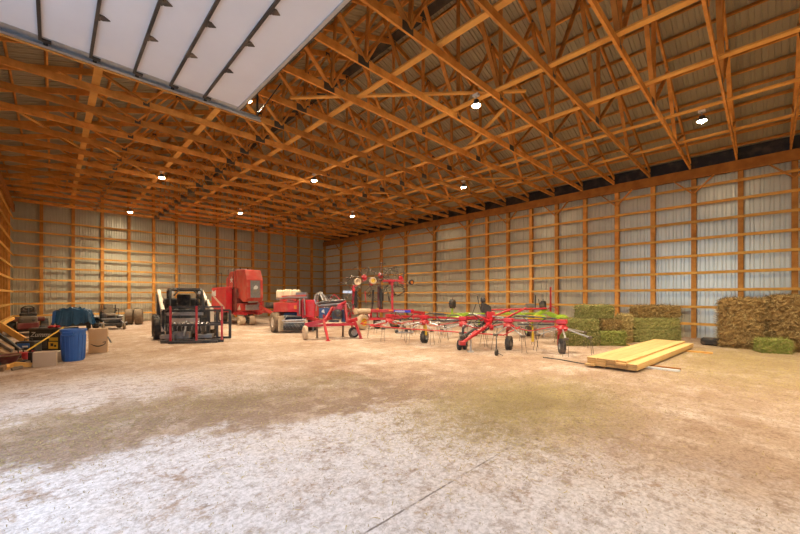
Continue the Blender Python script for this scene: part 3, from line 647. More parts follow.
# ---- spread red tedder
TD = Fr(487, 345); TD.D = 10.4; TD.x0 = 87 / F_PX * 10.4; TD.loc = RT * TD.x0 + FW * TD.D
td = obj_at(TD, 'hay_tedder', 'red hay tedder spread out on small wheels in front of the green bales', 'hay tedder')
RW = [V((.79 - 1.135 * 1 + 0, 12.25, 0)), V((.79, 11.5, 0)), V((1.93, 10.75, 0)), V((3.06, 10.0, 0)), V((4.26, 9.37, 0))]
RW[0].x = -.35
RW = [V((p.x - TD.x0, p.y - TD.D, 0)) for p in RW]
HZR = .66
for i, p in enumerate(RW):
    rotor(td, (p.x, p.y, HZR + .02), 6, .70, 'red_paint' if i % 2 else 'red_bright', .10, 0, .25 + i * .52)
    if i > 0:
        wheel(td, (p.x, p.y, .19), (.84, -.54, 0) if i != 4 else (.97, -.2, 0), .19, .15, 'grey_metal', 'rubber', 'wheel', 14, .45)
        MB().beam((p.x + .0, p.y + .22, .19), (p.x, p.y + .2, .5), .04, .04).beam((p.x, p.y + .2, .48), (p.x, p.y + .05, .6), .06, .06).tube((p.x, p.y + .22, .19), (p.x, p.y, .19), .025).build('wheel_leg', 'yellow' if i == 1 else 'red_paint', td)
fb = MB()
for a, b_ in zip(RW[:-1], RW[1:]): fb.beam(a + V((0, 0, HZR + .17)), b_ + V((0, 0, HZR + .17)), .06, .06)
fb.build('main_beam', 'red_paint', td, bev=.01)
for p in RW: MB().box(p + V((0, 0, HZR + .17)), (.26, .20, .12), rz=-.55).build('gearbox', 'red_bright', td, bev=.02)
fw = (RW[4] - RW[1]).normalized(); nr = V((fw.y, -fw.x, 0))
gd = MB(); o_ = nr * .75
gd.path([RW[0] + V((0, 0, HZR - .05)), RW[0] + o_ * .9 - fw * .35 + V((0, 0, HZR - .14)), RW[1] + o_ + V((0, 0, HZR - .16)), RW[3] + o_ * .7 + V((0, 0, HZR - .2)), RW[3] + fw * .3 + V((0, 0, HZR))], .018, 6)
gd.path([RW[0] + V((0, 0, HZR + .05)), RW[0] - fw * .9 + o_ * .1 + V((0, 0, HZR)), RW[0] - fw * .8 + o_ * .8 + V((0, 0, HZR - .1)), RW[0] + o_ * .6 + V((0, 0, HZR - .12))], .018, 6)
gd.build('guard_rail', 'red_bright', td, True)
for p, q in ((RW[3] + fw * .62 - nr * .1, -.05), (RW[1] + V((.04, -.12, 0)), .0)):
    MB().tube(p + V((0, 0, .26)), p + V((0, 0, .50)), .035).tube(p + V((0, 0, .5)), p + V((0, 0, .66)), .02).build('shock_strut', 'yellow', td, True)
tw = lambda px, py, d: V(((px - 400) / F_PX * d - TD.x0, d - TD.D, CH - (py - HZ) / F_PX * d))
hd = MB(); e0 = tw(462, 343, 9.35); hd.beam(tw(494, 316, 10.4), tw(487, 326, 9.9), .09, .09).beam(tw(487, 326, 9.9), e0, .07, .07).beam(tw(478, 317, 10.5), tw(489, 322, 10), .1, .1)
hd.beam(tw(466, 318, 10.6), tw(484, 317, 10.6), .09, .09).beam(tw(484, 317, 10.6), tw(492, 329, 9.8), .09, .09).box(e0, (.16, .2, .1)); hd.build('drawbar', 'red_paint', td, bev=.008)
MB().tube(tw(486, 322, 10.3), tw(464, 336, 9.6), .04).lathe(tw(464, 336, 9.6), (-.5, -.5, -.3), [(.05, 0), (.075, .05), (.05, .1)], 12).build('driveshaft', 'black_metal', td, True)
js = MB(); d_ = CH * F_PX / (352 - HZ); ft = tw(470.7, 352, d_); js.tube(ft + V((0, 0, .02)), ft + V((0, 0, .5)), .028).box(ft + V((0, 0, .012)), (.16, .16, .024)); js.build('jack_stand', 'silver', td)
MB().beam(ft + V((0, 0, .45)), tw(476, 331, 9.75), .05, .05).build('jack_bracket', 'red_paint', td)
for d_, px in ((9.95, 459.5), (10.05, 465)):
    c_ = tw(px, 340, d_); wheel(td, (c_.x, c_.y, .15), (.9, -.4, 0), .15, .10, 'dark_grey', 'rubber', 'wheel', 0, .4)
c_ = tw(462.5, 340, 10.0); MB().tube((c_.x - .12, c_.y, .15), (c_.x + .12, c_.y, .15), .02).beam((c_.x, c_.y, .15), (c_.x + .02, c_.y + .05, .6), .05, .05).beam((c_.x + .02, c_.y + .05, .6), tw(470, 322, 10.6), .05, .05).build('caster_post', 'dark_grey', td)
e = tw(496.5, 352, 8.98); wheel(td, (e.x, e.y, .085), (.8, -.6, 0), .085, .05, 'dark_grey', 'rubber', 'wheel', 0, .4)
MB().tube((e.x, e.y, .085), (e.x, e.y, .42), .012).tube((e.x, e.y + .03, .42), tw(497, 331, 9.9), .014).tube((e.x + .02, e.y, .08), (e.x + .14, e.y - .1, .02), .008).build('caster_post', 'dark_grey', td)
MB().box(tw(490, 315, 10.35), (.24, .26, .2)).build('gear_housing', 'red_bright', td, bev=.02)
cv = MB(); a = tw(486.5, 307, 10.3); cv.prism([a + V((-.13, 0, -.17)), a + V((.16, 0, -.17)), a + V((.13, 0, .02)), a + V((-.02, 0, .10)), a + V((-.13, 0, .12))], (0, .22, 0)).lathe(a + V((-.06, .1, .12)), (-.2, 0, 1), [(.06, 0), (.08, .07), (.06, .15), (.02, .18)], 12); cv.build('driveshaft_guard', 'black_metal', td, bev=.02)
MB().path([tw(481, 311, 10.3), tw(478.5, 302, 10.3), tw(477.5, 296, 10.3)], .014, 6).path([tw(472, 315, 10.3), tw(476, 304, 10.3)], .012, 6).build('control_lever', 'black_metal', td)
ug = MB(); ug.tube(tw(486, 310, 10.9), tw(547, 308.5, 10.6), .028).tube(tw(506, 318, 10.2), tw(526, 308, 10.4), .03).tube(tw(494, 316, 10.3), tw(512, 309, 10.5), .03); ug.build('fold_arm', 'red_paint', td, True)
for a, b_ in ((1, 2), (2, 3), (3, 4)):
    m1 = (RW[a] + RW[b_]) / 2; MB().tube(RW[a] + V((.15, 0, HZR + .3)), m1 + V((0, 0, HZR + .28)), .03).tube(m1 + V((0, 0, HZR + .28)), RW[b_] + V((-.15, 0, HZR + .25)), .018).build('cylinder', 'dark_grey' if a != 2 else 'silver', td, True)
MB().curve([tw(486, 318, 10.3), tw(482, 324, 10.0), tw(486, 330, 9.9), tw(492, 325, 10.0), tw(500, 319, 10.2)], .02, 7).curve([tw(490, 320, 10.2), tw(480, 319, 10.2), tw(474, 324, 10.0), tw(482, 329, 9.9)], .018, 7).build('hydraulic_hose', 'rubber', td, True)
for a, b_ in ((0, 1), (1, 2), (2, 3), (3, 4)):
    p, q = RW[a], RW[b_]; u = (q - p) / 4
    MB().curve([p + V((0, 0, HZR + .22)), p + u + nr * .08 + V((0, 0, HZR + .30)), p + u * 2 + nr * .1 + V((0, 0, HZR + .06)), p + u * 3 + nr * .06 + V((0, 0, HZR + .27)), q + V((0, 0, HZR + .2))], .013, 6).build('hydraulic_hose', 'rubber', td, True)
    MB().beam(p + u * .6 - nr * .1 + V((0, 0, HZR + .06)), q - u * .6 - nr * .1 + V((0, 0, HZR + .08)), .035, .035).build('cross_shaft', 'dark_grey', td)
    MB().curve([p + nr * .2 + V((0, 0, HZR + .1)), p + u + nr * .62 + V((0, 0, HZR + .03)), p + u * 2 + nr * .72 + V((0, 0, HZR - .03)), p + u * 3 + nr * .62 + V((0, 0, HZR + .03)), q + nr * .2 + V((0, 0, HZR + .1))], .014, 6).build('guard_hoop', 'red_paint', td, True)
# ---- folded red tedder
U = Fr(380, 329)
ft_ = obj_at(U, 'folded_hay_tedder', 'red hay tedder folded upright with tines in the air', 'hay tedder')
m_ = MB(); m_.beam(U(366, 310.8), U(414, 311), .16, .15).beam(U(366, 318.5, -.1), U(402, 318, -.2), .07, .07).beam(U(371, 311, .3), U(371, 318, .3), .1, .1).beam(U(369, 309, 1), U(369, 318, 0), .08, .1).build('chassis', 'red_paint', ft_, bev=.01)
p, q = U(394, 310, 0), U(410.5, 312.4, 0); MB().bx((p.x, -.085, p.z), (q.x, -.081, q.z)).build('decal', 'blue_decal', ft_)
lt = MB()
for j in range(9):
    x = U(395.5 + j * 1.05, 0).x; lt.bx((x, -.09, U(0, 312).z), (x + .025, -.086, U(0, 310.5).z))
lt.build('decal_lettering', 'white_paint', ft_)
MB().beam(U(392.3, 311), U(392.3, 281), .10, .10, (0, 1, 0)).beam(U(383, 281), U(404, 280.5), .10, .10).beam(U(397, 281), U(404, 284, -.1), .06, .06).build('fold_arm', 'red_paint', ft_, bev=.01)
MB().beam(U(379, 309, .3), U(379, 284, .3), .14, .12, (0, 1, 0)).beam(U(370, 281, .3), U(384, 280, .3), .10, .10).build('fold_arm', 'dark_red', ft_, bev=.01)
MB().beam(U(353, 314, .2), U(353.5, 287, .2), .10, .10, (0, 1, 0)).beam(U(352, 288, .2), U(366, 279, .2), .09, .09).beam(U(353, 313, .2), U(367, 313, .1), .1, .12).build('fold_arm', 'red_paint', ft_, bev=.01)
MB().tube(U(373.3, 290, .1), U(372.4, 304, .1), .05).tube(U(372.4, 304, .1), U(372, 310, .1), .03).build('cylinder', 'black_metal', ft_, True)
MB().tube(U(381.5, 289, .1), U(381.5, 301, .1), .10).tube(U(381.5, 301, .1), U(381.5, 309, .1), .05).build('cylinder', 'black_metal', ft_, True)
MB().tube(U(356, 291, .1), U(356, 308, .1), .06).build('cylinder', 'black_metal', ft_, True)
for px, py, r, w, rm, ty, ax_ in ((362.4, 322.3, .34, .26, 'yellow', 'rubber_tan', (.8, -.6, 0)), (395.4, 321.9, .30, .22, 'yellow', 'rubber', (.6, -.8, 0)), (377, 322.5, .28, .22, 'dark_grey', 'rubber', (.9, .4, 0))):
    d_ = CH * F_PX / (py - HZ + r * F_PX / U.D) - U.D; c_ = U(px, py, d_); wheel(ft_, (c_.x, c_.y, r), ax_, r, w, rm, ty, 'wheel', 0, .52)
    MB().beam((c_.x, c_.y + .02, r), (c_.x + .02, .05, .82), .06, .06).build('wheel_leg', 'red_paint', ft_)
for px, py, r, rm, ty, ax_ in ((357.6, 281.8, .165, 'rubber_tan', 'rubber_tan', (.3, -1, 0)), (373, 280.8, .165, 'yellow', 'rubber_tan', (.3, -1, .1)), (411.5, 282.2, .12, 'orange', 'rubber', (.5, -1, 0)), (396, 284.5, .13, 'dark_grey', 'rubber', (.9, -.3, 0))):
    wheel(ft_, U(px, py, -.1), ax_, r, .12, rm, ty, 'wheel', 0, .58)
for px, py, rx, ry, ph in ((364.5, 277, 1.1, .5, .2), (380.5, 275.5, 1.35, -.3, .5), (401, 278.5, 1.0, .9, .0), (354, 291, 1.3, 1.1, .7), (372, 283, .9, -.8, .3), (391, 282, 1.5, .5, .9)):
    rotor(ft_, U(px, py, .2), 6,   .62, 'red_paint', rx, ry, ph, .05, .42, 'tine_steel', .85, .015, 'tine_steel')
MB().box(U(348, 292, .1), (.42, .3, .12)).build('side_guard', 'silver', ft_)
for j, (a, b_) in enumerate((((386, 288), (391, 304)), ((383, 291), (388, 285)), ((365, 291), (366, 303)), ((395, 285), (406, 289)), ((388, 292), (389, 302)))): MB().tube(U(*a, .1), U(*b_, .1), .02).build('link_rod', 'dark_grey' if j != 2 else 'red_bright', ft_)
MB().tube(U(357, 311.5, -.3), U(370, 311, -.1), .13).tube(U(354.5, 309, -.3), U(357, 314, -.3), .12).build('canvas_roll', 'rubber_tan', ft_, True)
db = MB(); db.path([U(402, 318, -.2), U(413, 316, -.8), U(424, 314.5, -1.2)], .035, 8).beam(U(412, 312, -.05), U(424, 313, -.6), .12, .12).path([U(391, 319, -.2), U(400, 323, -.8), U(414, 324, -1.4), U(420, 322, -1.8)], .03, 8).beam(U(413, 313, -.2), U(413.5, 323, -.6), .07, .07)
db.build('drawbar', 'red_paint', ft_, True)
e = U.g(414, 331.5); MB().tube(U(413.5, 322, -.6), e + V((0, 0, .0)), .035).build('jack_stand', 'dark_red', ft_)
MB().box(U(377.5, 309, -.1), (.12, .05, .07)).box(U(390.5, 310.5, -.1), (.16, .05, .06)).build('marker_light', 'orange', ft_)
# ---- pieces of implement lying on the floor between the tedders
c_ = gp(405, 333.5); o = thing('hitch_arm', 'grey hitch arm lying on the dirt beneath the red drawbars', 'hitch part', c_, YAW)
MB().beam((-.35, 0, .05), (.35, .02, .06), .14, .05).build('arm', 'silver', o); MB().lathe((-.4, 0, .08), (1, 0, 0), [(.05, 0), (.08, .04), (.08, .1), (.04, .14)], 12).build('ball_end', 'black_metal', o, True); MB().box((.05, 0, .12), (.14, .1, .1)).build('clamp', 'dark_grey', o)
# ---- lime green rake behind
GN = Fr(506, 337)
gn = obj_at(GN, 'hay_rake', 'lime green hay rake parked behind the red tedder along the wall', 'hay rake')
m_ = MB(); m_.beam(GN(447, 316, .2), GN(470, 314, .2), .16, .14).beam(GN(512, 314, .1), GN(548, 313, .1), .07, .07).beam(GN(509, 314, .1), GN(520, 316, -.1), .14, .12).beam(GN(548, 313, .1), GN(566, 321, -.3), .15, .15).beam(GN(470, 314, .2), GN(512, 313.5, .2), .07, .07).beam(GN(452, 314, .2), GN(452.3, 308, .2), .07, .07, (0, 1, 0)).beam(GN(543, 313, .1), GN(543, 309, .1), .07, .07, (0, 1, 0))
m_.beam(GN(532, 318, -.1), GN(546, 309, .2), .14, .1).beam(GN(515, 310, .1), GN(527, 318, -.1), .1, .1); m_.build('frame', 'green_paint', gn, bev=.015)
for px, pd in ((458, .1), (540, -.1), (562, -.3)): MB().lathe(GN(px, 318, pd), (0, 0, 1), [(.12, -.12), (.22, -.05), (.22, .04), (.10, .12)], 16).build('rotor_gearbox', 'green_paint', gn, True)
for k, px in enumerate((458, 540, 562)):
    c_ = GN(px, 320.5, (.1, -.1, -.3)[k])
    for j in range(6):
        a = j * pi / 3 + k * .4; e = c_ + V((cos(a) * .85, sin(a) * .6, -.08)); g_ = MB(); g_.tube(c_, e, .02, n=6)
        for q in range(3): pz = c_.lerp(e, .75 + q * .12); g_.tube(pz, pz + V((.02, 0, -.45)), .007, n=5)
        g_.build('rake_arm', 'silver', gn)
for a, b_ in (((510, 318.2), (552, 321)), ((440, 321), (492, 317)), ((500, 319), (514, 318))): MB().tube(GN(*a, -.25), GN(*b_, -.25), .045).build('cross_tube', 'grey_metal', gn, True)
for px, py, pd in ((452.5, 304, .2), (543, 305.3, .1)):
    c_ = GN(px, py, pd); wheel(gn, c_, (.8, -.6, 0), .165, .17, 'dark_grey', 'rubber', 'raised_wheel', 10, .45); MB().tube(c_ + V((0, .0, .0)), c_ + V((0, 0, -.25)), .03).tube(c_ + V((.0, 0, .16)), c_ + V((0, 0, .24)), .012).build('wheel_post', 'dark_grey', gn)
for px in (475, 528):
    c_ = GN(px, 0, .35); wheel(gn, (c_.x, .35, .2), (1, 0, 0), .2, .16, 'green_paint', 'rubber', 'wheel', 0, .5); MB().beam((c_.x + .14, .35, .2), (c_.x + .14, .25, .82), .05, .05).tube((c_.x, .35, .2), (c_.x + .14, .35, .2), .025).build('wheel_leg', 'green_paint', gn)
MB().beam(GN(550.6, 312, .3), GN(550.6, 287, .3), .06, .035, (0, 1, 0)).build('safety_post', 'red_paint', gn)
MB().tube(GN(535.4, 308, .1), GN(535.4, 295, .1), .02).tube(GN(540, 309, .1), GN(538.6, 299, .1), .014).build('control_lever', 'black_metal', gn)
MB().box(GN(530, 305.5, .2), (.28, .2, .13)).box(GN(527, 307, .2), (.1, .2, .1)).build('valve_block', 'grey_metal', gn)
MB().box(GN(534, 317, -.2), (.5, .25, .12)).build('deck_cover', 'yellow', gn)
MB().path([GN(548, 308.5, .2), GN(552, 306.5, .2), GN(556, 308, .2), GN(558, 312, .1)], .02, 6).build('linkage', 'red_paint', gn)
# ================================================================== HAY
def strands(mb, P, N, T, n_len=(.05, .14), w=.004, rnd=None):
    rnd = rnd or random
    d = (T + V((rnd.uniform(-1, 1), rnd.uniform(-1, 1), rnd.uniform(-.9, .7))) * .9 + N * rnd.uniform(.0, .55)).normalized()
    l = rnd.uniform(*n_len); s = d.cross(N); s = s.normalized() * w if s.length > 1e-3 else V((w, 0, 0))
    a = P + N * .004; b_ = a + d * l + V((0, 0, -l * .15)); m = a.lerp(b_, .5) + N * .012
    mb.add([a - s, a + s, m + s, m - s, b_], [(0, 1, 2, 3), (3, 2, 4)])
def bale_mesh(dx, dy, dz, seed, n=900, rag=.012, slen=(.05, .14), w=.004, step=.05, lean=0):
    rnd = random.Random(seed); mb = MB()
    nx, ny, nz = max(3, round(dx / step)), max(3, round(dy / step)), max(3, round(dz / step)); idx = {}
    def vid(i, j, k):
        key = (i, j, k)
        if key not in idx:
            u, v, w_ = i / nx * 2 - 1, j / ny * 2 - 1, k / nz * 2 - 1
            p = V((u * dx / 2, v * dy / 2, (w_ + 1) * dz / 2))
            e = sum(abs(t) > .86 for t in (u, v, w_))
            sh = 1 - .035 * max(0, e - 1)
            p = V((p.x * sh, p.y * sh, dz / 2 + (p.z - dz / 2) * (sh if w_ > -.9 else 1)))
            q = rag * (1 if w_ > -.95 else 0)
            p += V((rnd.gauss(0, q), rnd.gauss(0, q), rnd.gauss(0, q) if w_ > -.95 else 0)); p.x += lean * p.z
            p.z = max(p.z, 0)
            idx[key] = len(mb.v); mb.v.append(tuple(p))
        return idx[key]
    F = []
    for i in range(nx):
        for j in range(ny): F += [((i, j, 0), (i, j + 1, 0), (i + 1, j + 1, 0), (i + 1, j, 0)), ((i, j, nz), (i + 1, j, nz), (i + 1, j + 1, nz), (i, j + 1, nz))]
    for i in range(nx):
        for k in range(nz): F += [((i, 0, k), (i + 1, 0, k), (i + 1, 0, k + 1), (i, 0, k + 1)), ((i, ny, k), (i, ny, k + 1), (i + 1, ny, k + 1), (i + 1, ny, k))]
    for j in range(ny):
        for k in range(nz): F += [((0, j, k), (0, j, k + 1), (0, j + 1, k + 1), (0, j + 1, k)), ((nx, j, k), (nx, j + 1, k), (nx, j + 1, k + 1), (nx, j, k + 1))]
    for f in F: mb.f.append(tuple(vid(*q) for q in f))
    nf = mb.nf = len(mb.f)
    for _ in range(n):
        f = mb.f[rnd.randrange(nf)]; p = [V(mb.v[q]) for q in f]
        N = (p[1] - p[0]).cross(p[3] - p[0])
        if N.length < 1e-6: continue
        N.normalize()
        if N.z < -.7: continue
        c = (p[0] + p[1] + p[2] + p[3]) / 4
        if N.dot(c - V((0, 0, dz / 2))) < 0: N = -N
        strands(mb, p[0].lerp(p[2], rnd.random()), N, V((rnd.uniform(-1, 1), rnd.uniform(-1, 1), rnd.uniform(-1, 1))), slen, w, rnd)
    return mb
def raw_build(mb, name, m, m2=None):
    me = bpy.data.meshes.new(name); me.from_pydata(mb.v, [], mb.f); me.materials.append(MATS[m])
    if m2: me.materials.append(MATS[m2]); me.polygons.foreach_set('material_index', [0 if i < mb.nf or i % 3 else 1 for i in range(len(me.polygons))])
    o = bpy.data.objects.new(name, me); COL.objects.link(o); return o
# x = across the picture, measured as pixel spans on the front of the stack; each entry: span, top, bottom(pixel), distance, depth, material
BG = 'hay bales piled near the long wall'
def bale(px0, px1, ztop, zbot, d, depth, m, label, seed, cat='hay bale', group=BG, rot=0, n=1100, dx=None):
    x0, x1 = (px0 - 400) / F_PX * d, (px1 - 400) / F_PX * d
    w = dx or (x1 - x0); c = RT * ((x0 + x1) / 2) + FW * (d + depth / 2)
    o = raw_build(bale_mesh(w, depth, ztop - zbot, seed, n * 2), 'hay_bale', m, 'straw' if m != 'hay_fresh' else 'hay_tan'); o.location = (c.x, c.y, zbot); o.rotation_euler = (0, 0, YAW + rot)
    tag(o, label, cat, group); return o
bale(564, 600, .40, 0, 10.75, .55, 'hay_green', 'long green hay bale on the floor behind the red tedder end, bottom of its stack', 1, dx=1.08)
bale(566, 599, .80, .415, 10.80, .50, 'hay_green', 'green hay bale lying in the middle of the tall stack by the red tedder', 2, dx=1.03)
bale(581.5, 614.5, 1.21, .82, 11.0, .48, 'hay_green', 'green hay bale topmost on the tall stack below the wall girt', 3)
bale(601, 627, .43, 0, 10.78, .45, 'hay_fresh', 'short green hay bale on the floor at the front of the pile', 4)
bale(602, 622, .78, .44, 10.95, .42, 'hay_dark', 'hay bale coloured dark for shade, lying upon the short front bale', 5)  # dark hay material stands in for the shading on this bale
bale(622.5, 633, .92, .0, 11.4, .35, 'hay_tan', 'pale upright hay bale set back in the gap of the pile', 6)
bale(600, 620, .78, 0, 11.55, .5, 'hay_green', 'green hay bale at the back of the pile, hidden below the topmost one', 14)
bale(634, 682, .42, 0, 11.6, .55, 'hay_olive', 'green hay bale on the floor behind the lumber stack', 7)
bale(634.5, 681, .78, .435, 11.65, .52, 'hay_olive', 'yellowish green hay bale directly beneath the brown one behind the lumber', 8)
bale(638, 681.5, 1.18, .80, 11.75, .48, 'hay_dark', 'dark brown hay bale on top of the yellowish bale behind the lumber', 9, n=1500)
bale(760.5, 793, .36, 0, 9.45, .42, 'hay_fresh', 'single bright green hay bale on the floor in front of the brown hay', 10, group=None, rot=-.4, dx=.62).location = (13.72, -.14, 0)
def big(ya, yb, h, label, seed, xf=14.05):
    o = raw_build(bale_mesh(abs(ya - yb), 16.05 - xf, h, seed, 11000, .024, (.07, .22), .0042, .055), 'large_hay_bale', 'hay_brown', 'straw'); o.location = ((xf + 16.05) / 2, (ya + yb) / 2, 0); o.rotation_euler = (0, 0, -pi / 2)
    tag(o, label, 'hay bale', 'large brown hay bales against the long wall')
big(.945, .0, 1.40, 'large shaggy brown hay bale nearest the lumber stack, flat left end', 11)
big(-.03, -1.75, 1.50, 'large shaggy brown hay bale behind the single bright green bale, cut by the frame', 12, 14.12)
# old tyre beside the brown bale
p = gp(714.5, 345.6); o = thing('old_tyre', 'old black tyre lying against the left end of the brown hay', 'tyre', (p.x, p.y, 0), YAW)
MB().lathe((0, .12, .11), (0, 0, 1), [(.13, -.07), (.2, -.11), (.25, -.06), (.25, .06), (.2, .11), (.13, .07)], 24, True).build('tread', 'rubber', o, True)
MB().lathe((0, .12, .1), (0, 0, 1), [(.06, -.06), (.135, -.07), (.135, .07), (.06, .05)], 20).build('rim', 'blue_paint', o, True)
# ================================================================== LUMBER, board by board
A0, A1 = V((8.15, 1.75, 0)), V((13.1, 1.42, 0)); ld = (A1 - A0); ll = 4.88; la = math.atan2(ld.y, ld.x); ld.normalize(); ln = V((-ld.y, ld.x, 0))
BW, BT = .178, .041
LAY = ['bottom layer', 'second layer', 'third layer', 'top layer']
proto = MB().bx((0, 0, 0), (ll, BW, BT - .005)).build('lumber_board', 'lumber')
proto.data.materials.append(MATS['end_grain'])
for f in proto.data.polygons:
    if abs(f.normal.x) > .9: f.material_index = 1
k = 0; rl = random.Random(5)
for lay in range(4):
    for c_ in range(5):
        if lay == 3 and c_ == 0: continue
        o = proto if k == 0 else proto.copy()
        if k: COL.objects.link(o)
        off = rl.uniform(-.03, .03) - (.16 if (lay, c_) == (0, 4) else 0) - (.05 if c_ == 1 and lay == 2 else 0)
        p = A0 + ld * off + ln * (c_ * (BW + .006) + rl.uniform(-.003, .003)); o.location = (p.x, p.y, .045 + lay * BT); o.rotation_euler = (0, 0, la)
        tag(o, 'sawn board in the lumber stack, %s, %s row counting away from the doorway' % (LAY[lay], ORD[c_]) if c_ != 4 else 'sawn board in the lumber stack, %s, row nearest the red tedder' % LAY[lay], 'board', 'sawn boards in the lumber stack')
        k += 1
o = MB().beam((8.92, 1.18, .022), (8.86, 2.8, .022), .05, .042).build('pipe_support', 'white_paint', bev=.004); tag(o, 'white painted bar under the near end of the lumber stack', 'bar')
o = MB().beam((9.12, 1.2, .022), (9.06, 2.75, .022), .09, .042).build('lumber_bearer', 'timber_dark'); tag(o, 'reddish wooden bearer beside the white bar under the lumber', 'bearer', 'bearers under the lumber stack')
o = MB().beam((12.3, .95, .022), (12.24, 2.5, .022), .09, .042).build('lumber_bearer', 'brace_wood'); tag(o, 'pale wooden bearer sticking out under the far end of the lumber', 'bearer', 'bearers under the lumber stack')
o = MB().path([gp(543, 357.2, .012), gp(560, 359.5, .012), gp(586, 364.2, .012)], .012, 6).build('steel_rod', 'dark_grey'); tag(o, 'thin dark rod on the dirt between the tedder and the lumber', 'rod')
o = MB().beam(gp(606, 336.6, .03), gp(640, 349, .03), .05, .03).build('loose_stick', 'brace_wood'); tag(o, 'loose wooden stick on the floor by the green hay pile', 'stick')
# ================================================================== LEFT CORNER CLUTTER
B_ = Fr(73.5, 362, 8.15 + .21)
bn = obj_at(B_, 'storage_bin', 'round blue plastic bin with moulded handles between cardboard boxes', 'bin')
b = MB(); b.lathe((0, 0, 0), (0, 0, 1), [(.185, .0), (.195, .02), (.222, .68), (.24, .68), (.245, .735), (.23, .74), (.215, .72), (.19, .04), (.02, .035)], 40)
for j in range(16):
    a = 2 * pi * j / 16; b.beam((cos(a) * .196, sin(a) * .196, .03), (cos(a) * .222, sin(a) * .222, .60), .02, .016, (cos(a), sin(a), 0))
b.build('bin_body', 'blue_plastic', bn, True)
for a in (-1.2, 1.95):
    c = V((cos(a) * .24, sin(a) * .24, .64)); t = V((-sin(a), cos(a), 0)); n_ = V((cos(a), sin(a), 0))
    MB().path([c + t * .11, c + t * .1 + n_ * .06 + V((0, 0, -.03)), c - t * .1 + n_ * .06 + V((0, 0, -.03)), c - t * .11], .018, 8).box(c + V((0, 0, .02)) + n_ * .01, (.2, .05, .05), rz=a + pi / 2).build('handle', 'blue_plastic', bn, True)
def carton(fr, w, d, h, m, name, label, rot=0, flaps=False, seam=True):
    o = obj_at(fr, name, label, 'box'); o.rotation_euler = (0, 0, fr.rz + rot)
    MB().bx((-w / 2, 0, 0), (w / 2, d, h)).build('carton', m, o, bev=.006)
    if seam: MB().bx((-w / 2 - .001, d / 2 - .03, h - .12), (w / 2 + .001, d / 2 + .03, h + .0015)).build('tape', 'cardboard_pale', o)
    if flaps:
        for q in (-1, 1): MB().beam((q * w / 2, d / 2, h), (q * (w / 2 + .12), d / 2, h - .04), d * .9, .005).build('flap', m, o)
    return o
sw = carton(Fr(98, 353), .385, .30, .64, 'cardboard', 'cardboard_box', 'tall cardboard box with a black smile arrow behind the blue bin', .62)
MB().bx((-.192, -.002, .34), (.192, -.0005, .35)).build('crease', 'cardboard_pale', sw)
ar = MB(); ps = [(-.15 + .30 * t, -.004, .255 - .075 * sin(pi * (t * .9 + .02))) for t in [i / 14 for i in range(15)]]
for i in range(14):
    th = .006 + .022 * sin(pi * (i + .7) / 15); ar.beam(ps[i], ps[i + 1], .004, th, (0, -.2, 1))
ar.prism([(.165, -.006, .30), (.09, -.006, .285), (.095, -.006, .27), (.145, -.006, .278), (.13, -.006, .225), (.145, -.006, .22)], (0, .003, 0)); ar.build('printed_arrow', 'ink', sw)
MB().beam((.193, .05, .42), (.27, .0, .25), .004, .12, (0, 1, .3)).build('flap', 'dark_grey', sw)
carton(Fr(44.5, 366.7), .36, .24, .31, 'cardboard_pale', 'cardboard_box', 'low plain cardboard box in front of the yellow tool handle', .66)
carton(Fr(58.5, 361), .09, .2, .22, 'tank', 'cardboard_box', 'narrow pale box between the low cardboard box and blue bin', .6, seam=False)
# black generator carton with yellow panels
E = Fr(44, 350.5)
bx_ = obj_at(E, 'generator_box', 'black printed carton with white lettering and yellow panels behind the tool handle', 'box'); E0 = E(29, 327).x; E1 = E(60, 327).x; EH = E(0, 328.5).z
MB().bx((E0, 0, 0), (E1, .55, EH)).build('carton', 'black_box', bx_, bev=.008)
MB().bx((E0 - .01, -.01, EH - .035), (E1 + .01, .56, EH + .005)).build('lid', 'dark_grey', bx_)
def text(s, size, m, par, loc, shear=0, name='lettering'):
    c = bpy.data.curves.new(name, 'FONT'); c.body = s; c.size = size; c.extrude = .001; c.shear = shear; c.materials.append(MATS[m])
    o = bpy.data.objects.new(name, c); COL.objects.link(o); bpy.context.view_layer.update()
    me = bpy.data.meshes.new_from_object(o.evaluated_get(bpy.context.evaluated_depsgraph_get())); bpy.data.objects.remove(o)
    o = bpy.data.objects.new(name, me); COL.objects.link(o); o.parent = par; o.location = loc; o.rotation_euler = (pi / 2, 0, 0); return o
text('Zummy', .19, 'white_paint', bx_, (E0 + .03, -.003, EH - .23), .3)
for x0, x1, z0, z1 in ((.56, .80, .27, .36), (.54, .80, .05, .24)): MB().bx((E0 + x0, -.004, z0), (E0 + x1, -.001, z1)).build('yellow_panel', 'yellow', bx_)
MB().bx((E0 + .60, -.006, .12), (E0 + .68, -.004, .2)).bx((E0 + .70, -.006, .10), (E0 + .76, -.004, .16)).build('printed_picture', 'ink', bx_)
MB().bx((E0 + .28, -.004, .06), (E0 + .5, -.001, .28)).build('printed_picture', 'dark_grey', bx_)
# red rags / straps on top of carton
o = MB().curve([E(49, 328, .1) + E.loc * 0 + V((0, 0, .02)), E(53, 327, .1) + V((0, 0, .02)), E(56, 327.6, .2) + V((0, 0, .03)), E(59, 327.2, .15) + V((0, 0, .02))], .035, 8).build('red_strap', 'red_paint'); o.location = E.loc; o.rotation_euler = (0, 0, E.rz); tag(o, 'crumpled red strap on top of the black printed carton', 'strap')
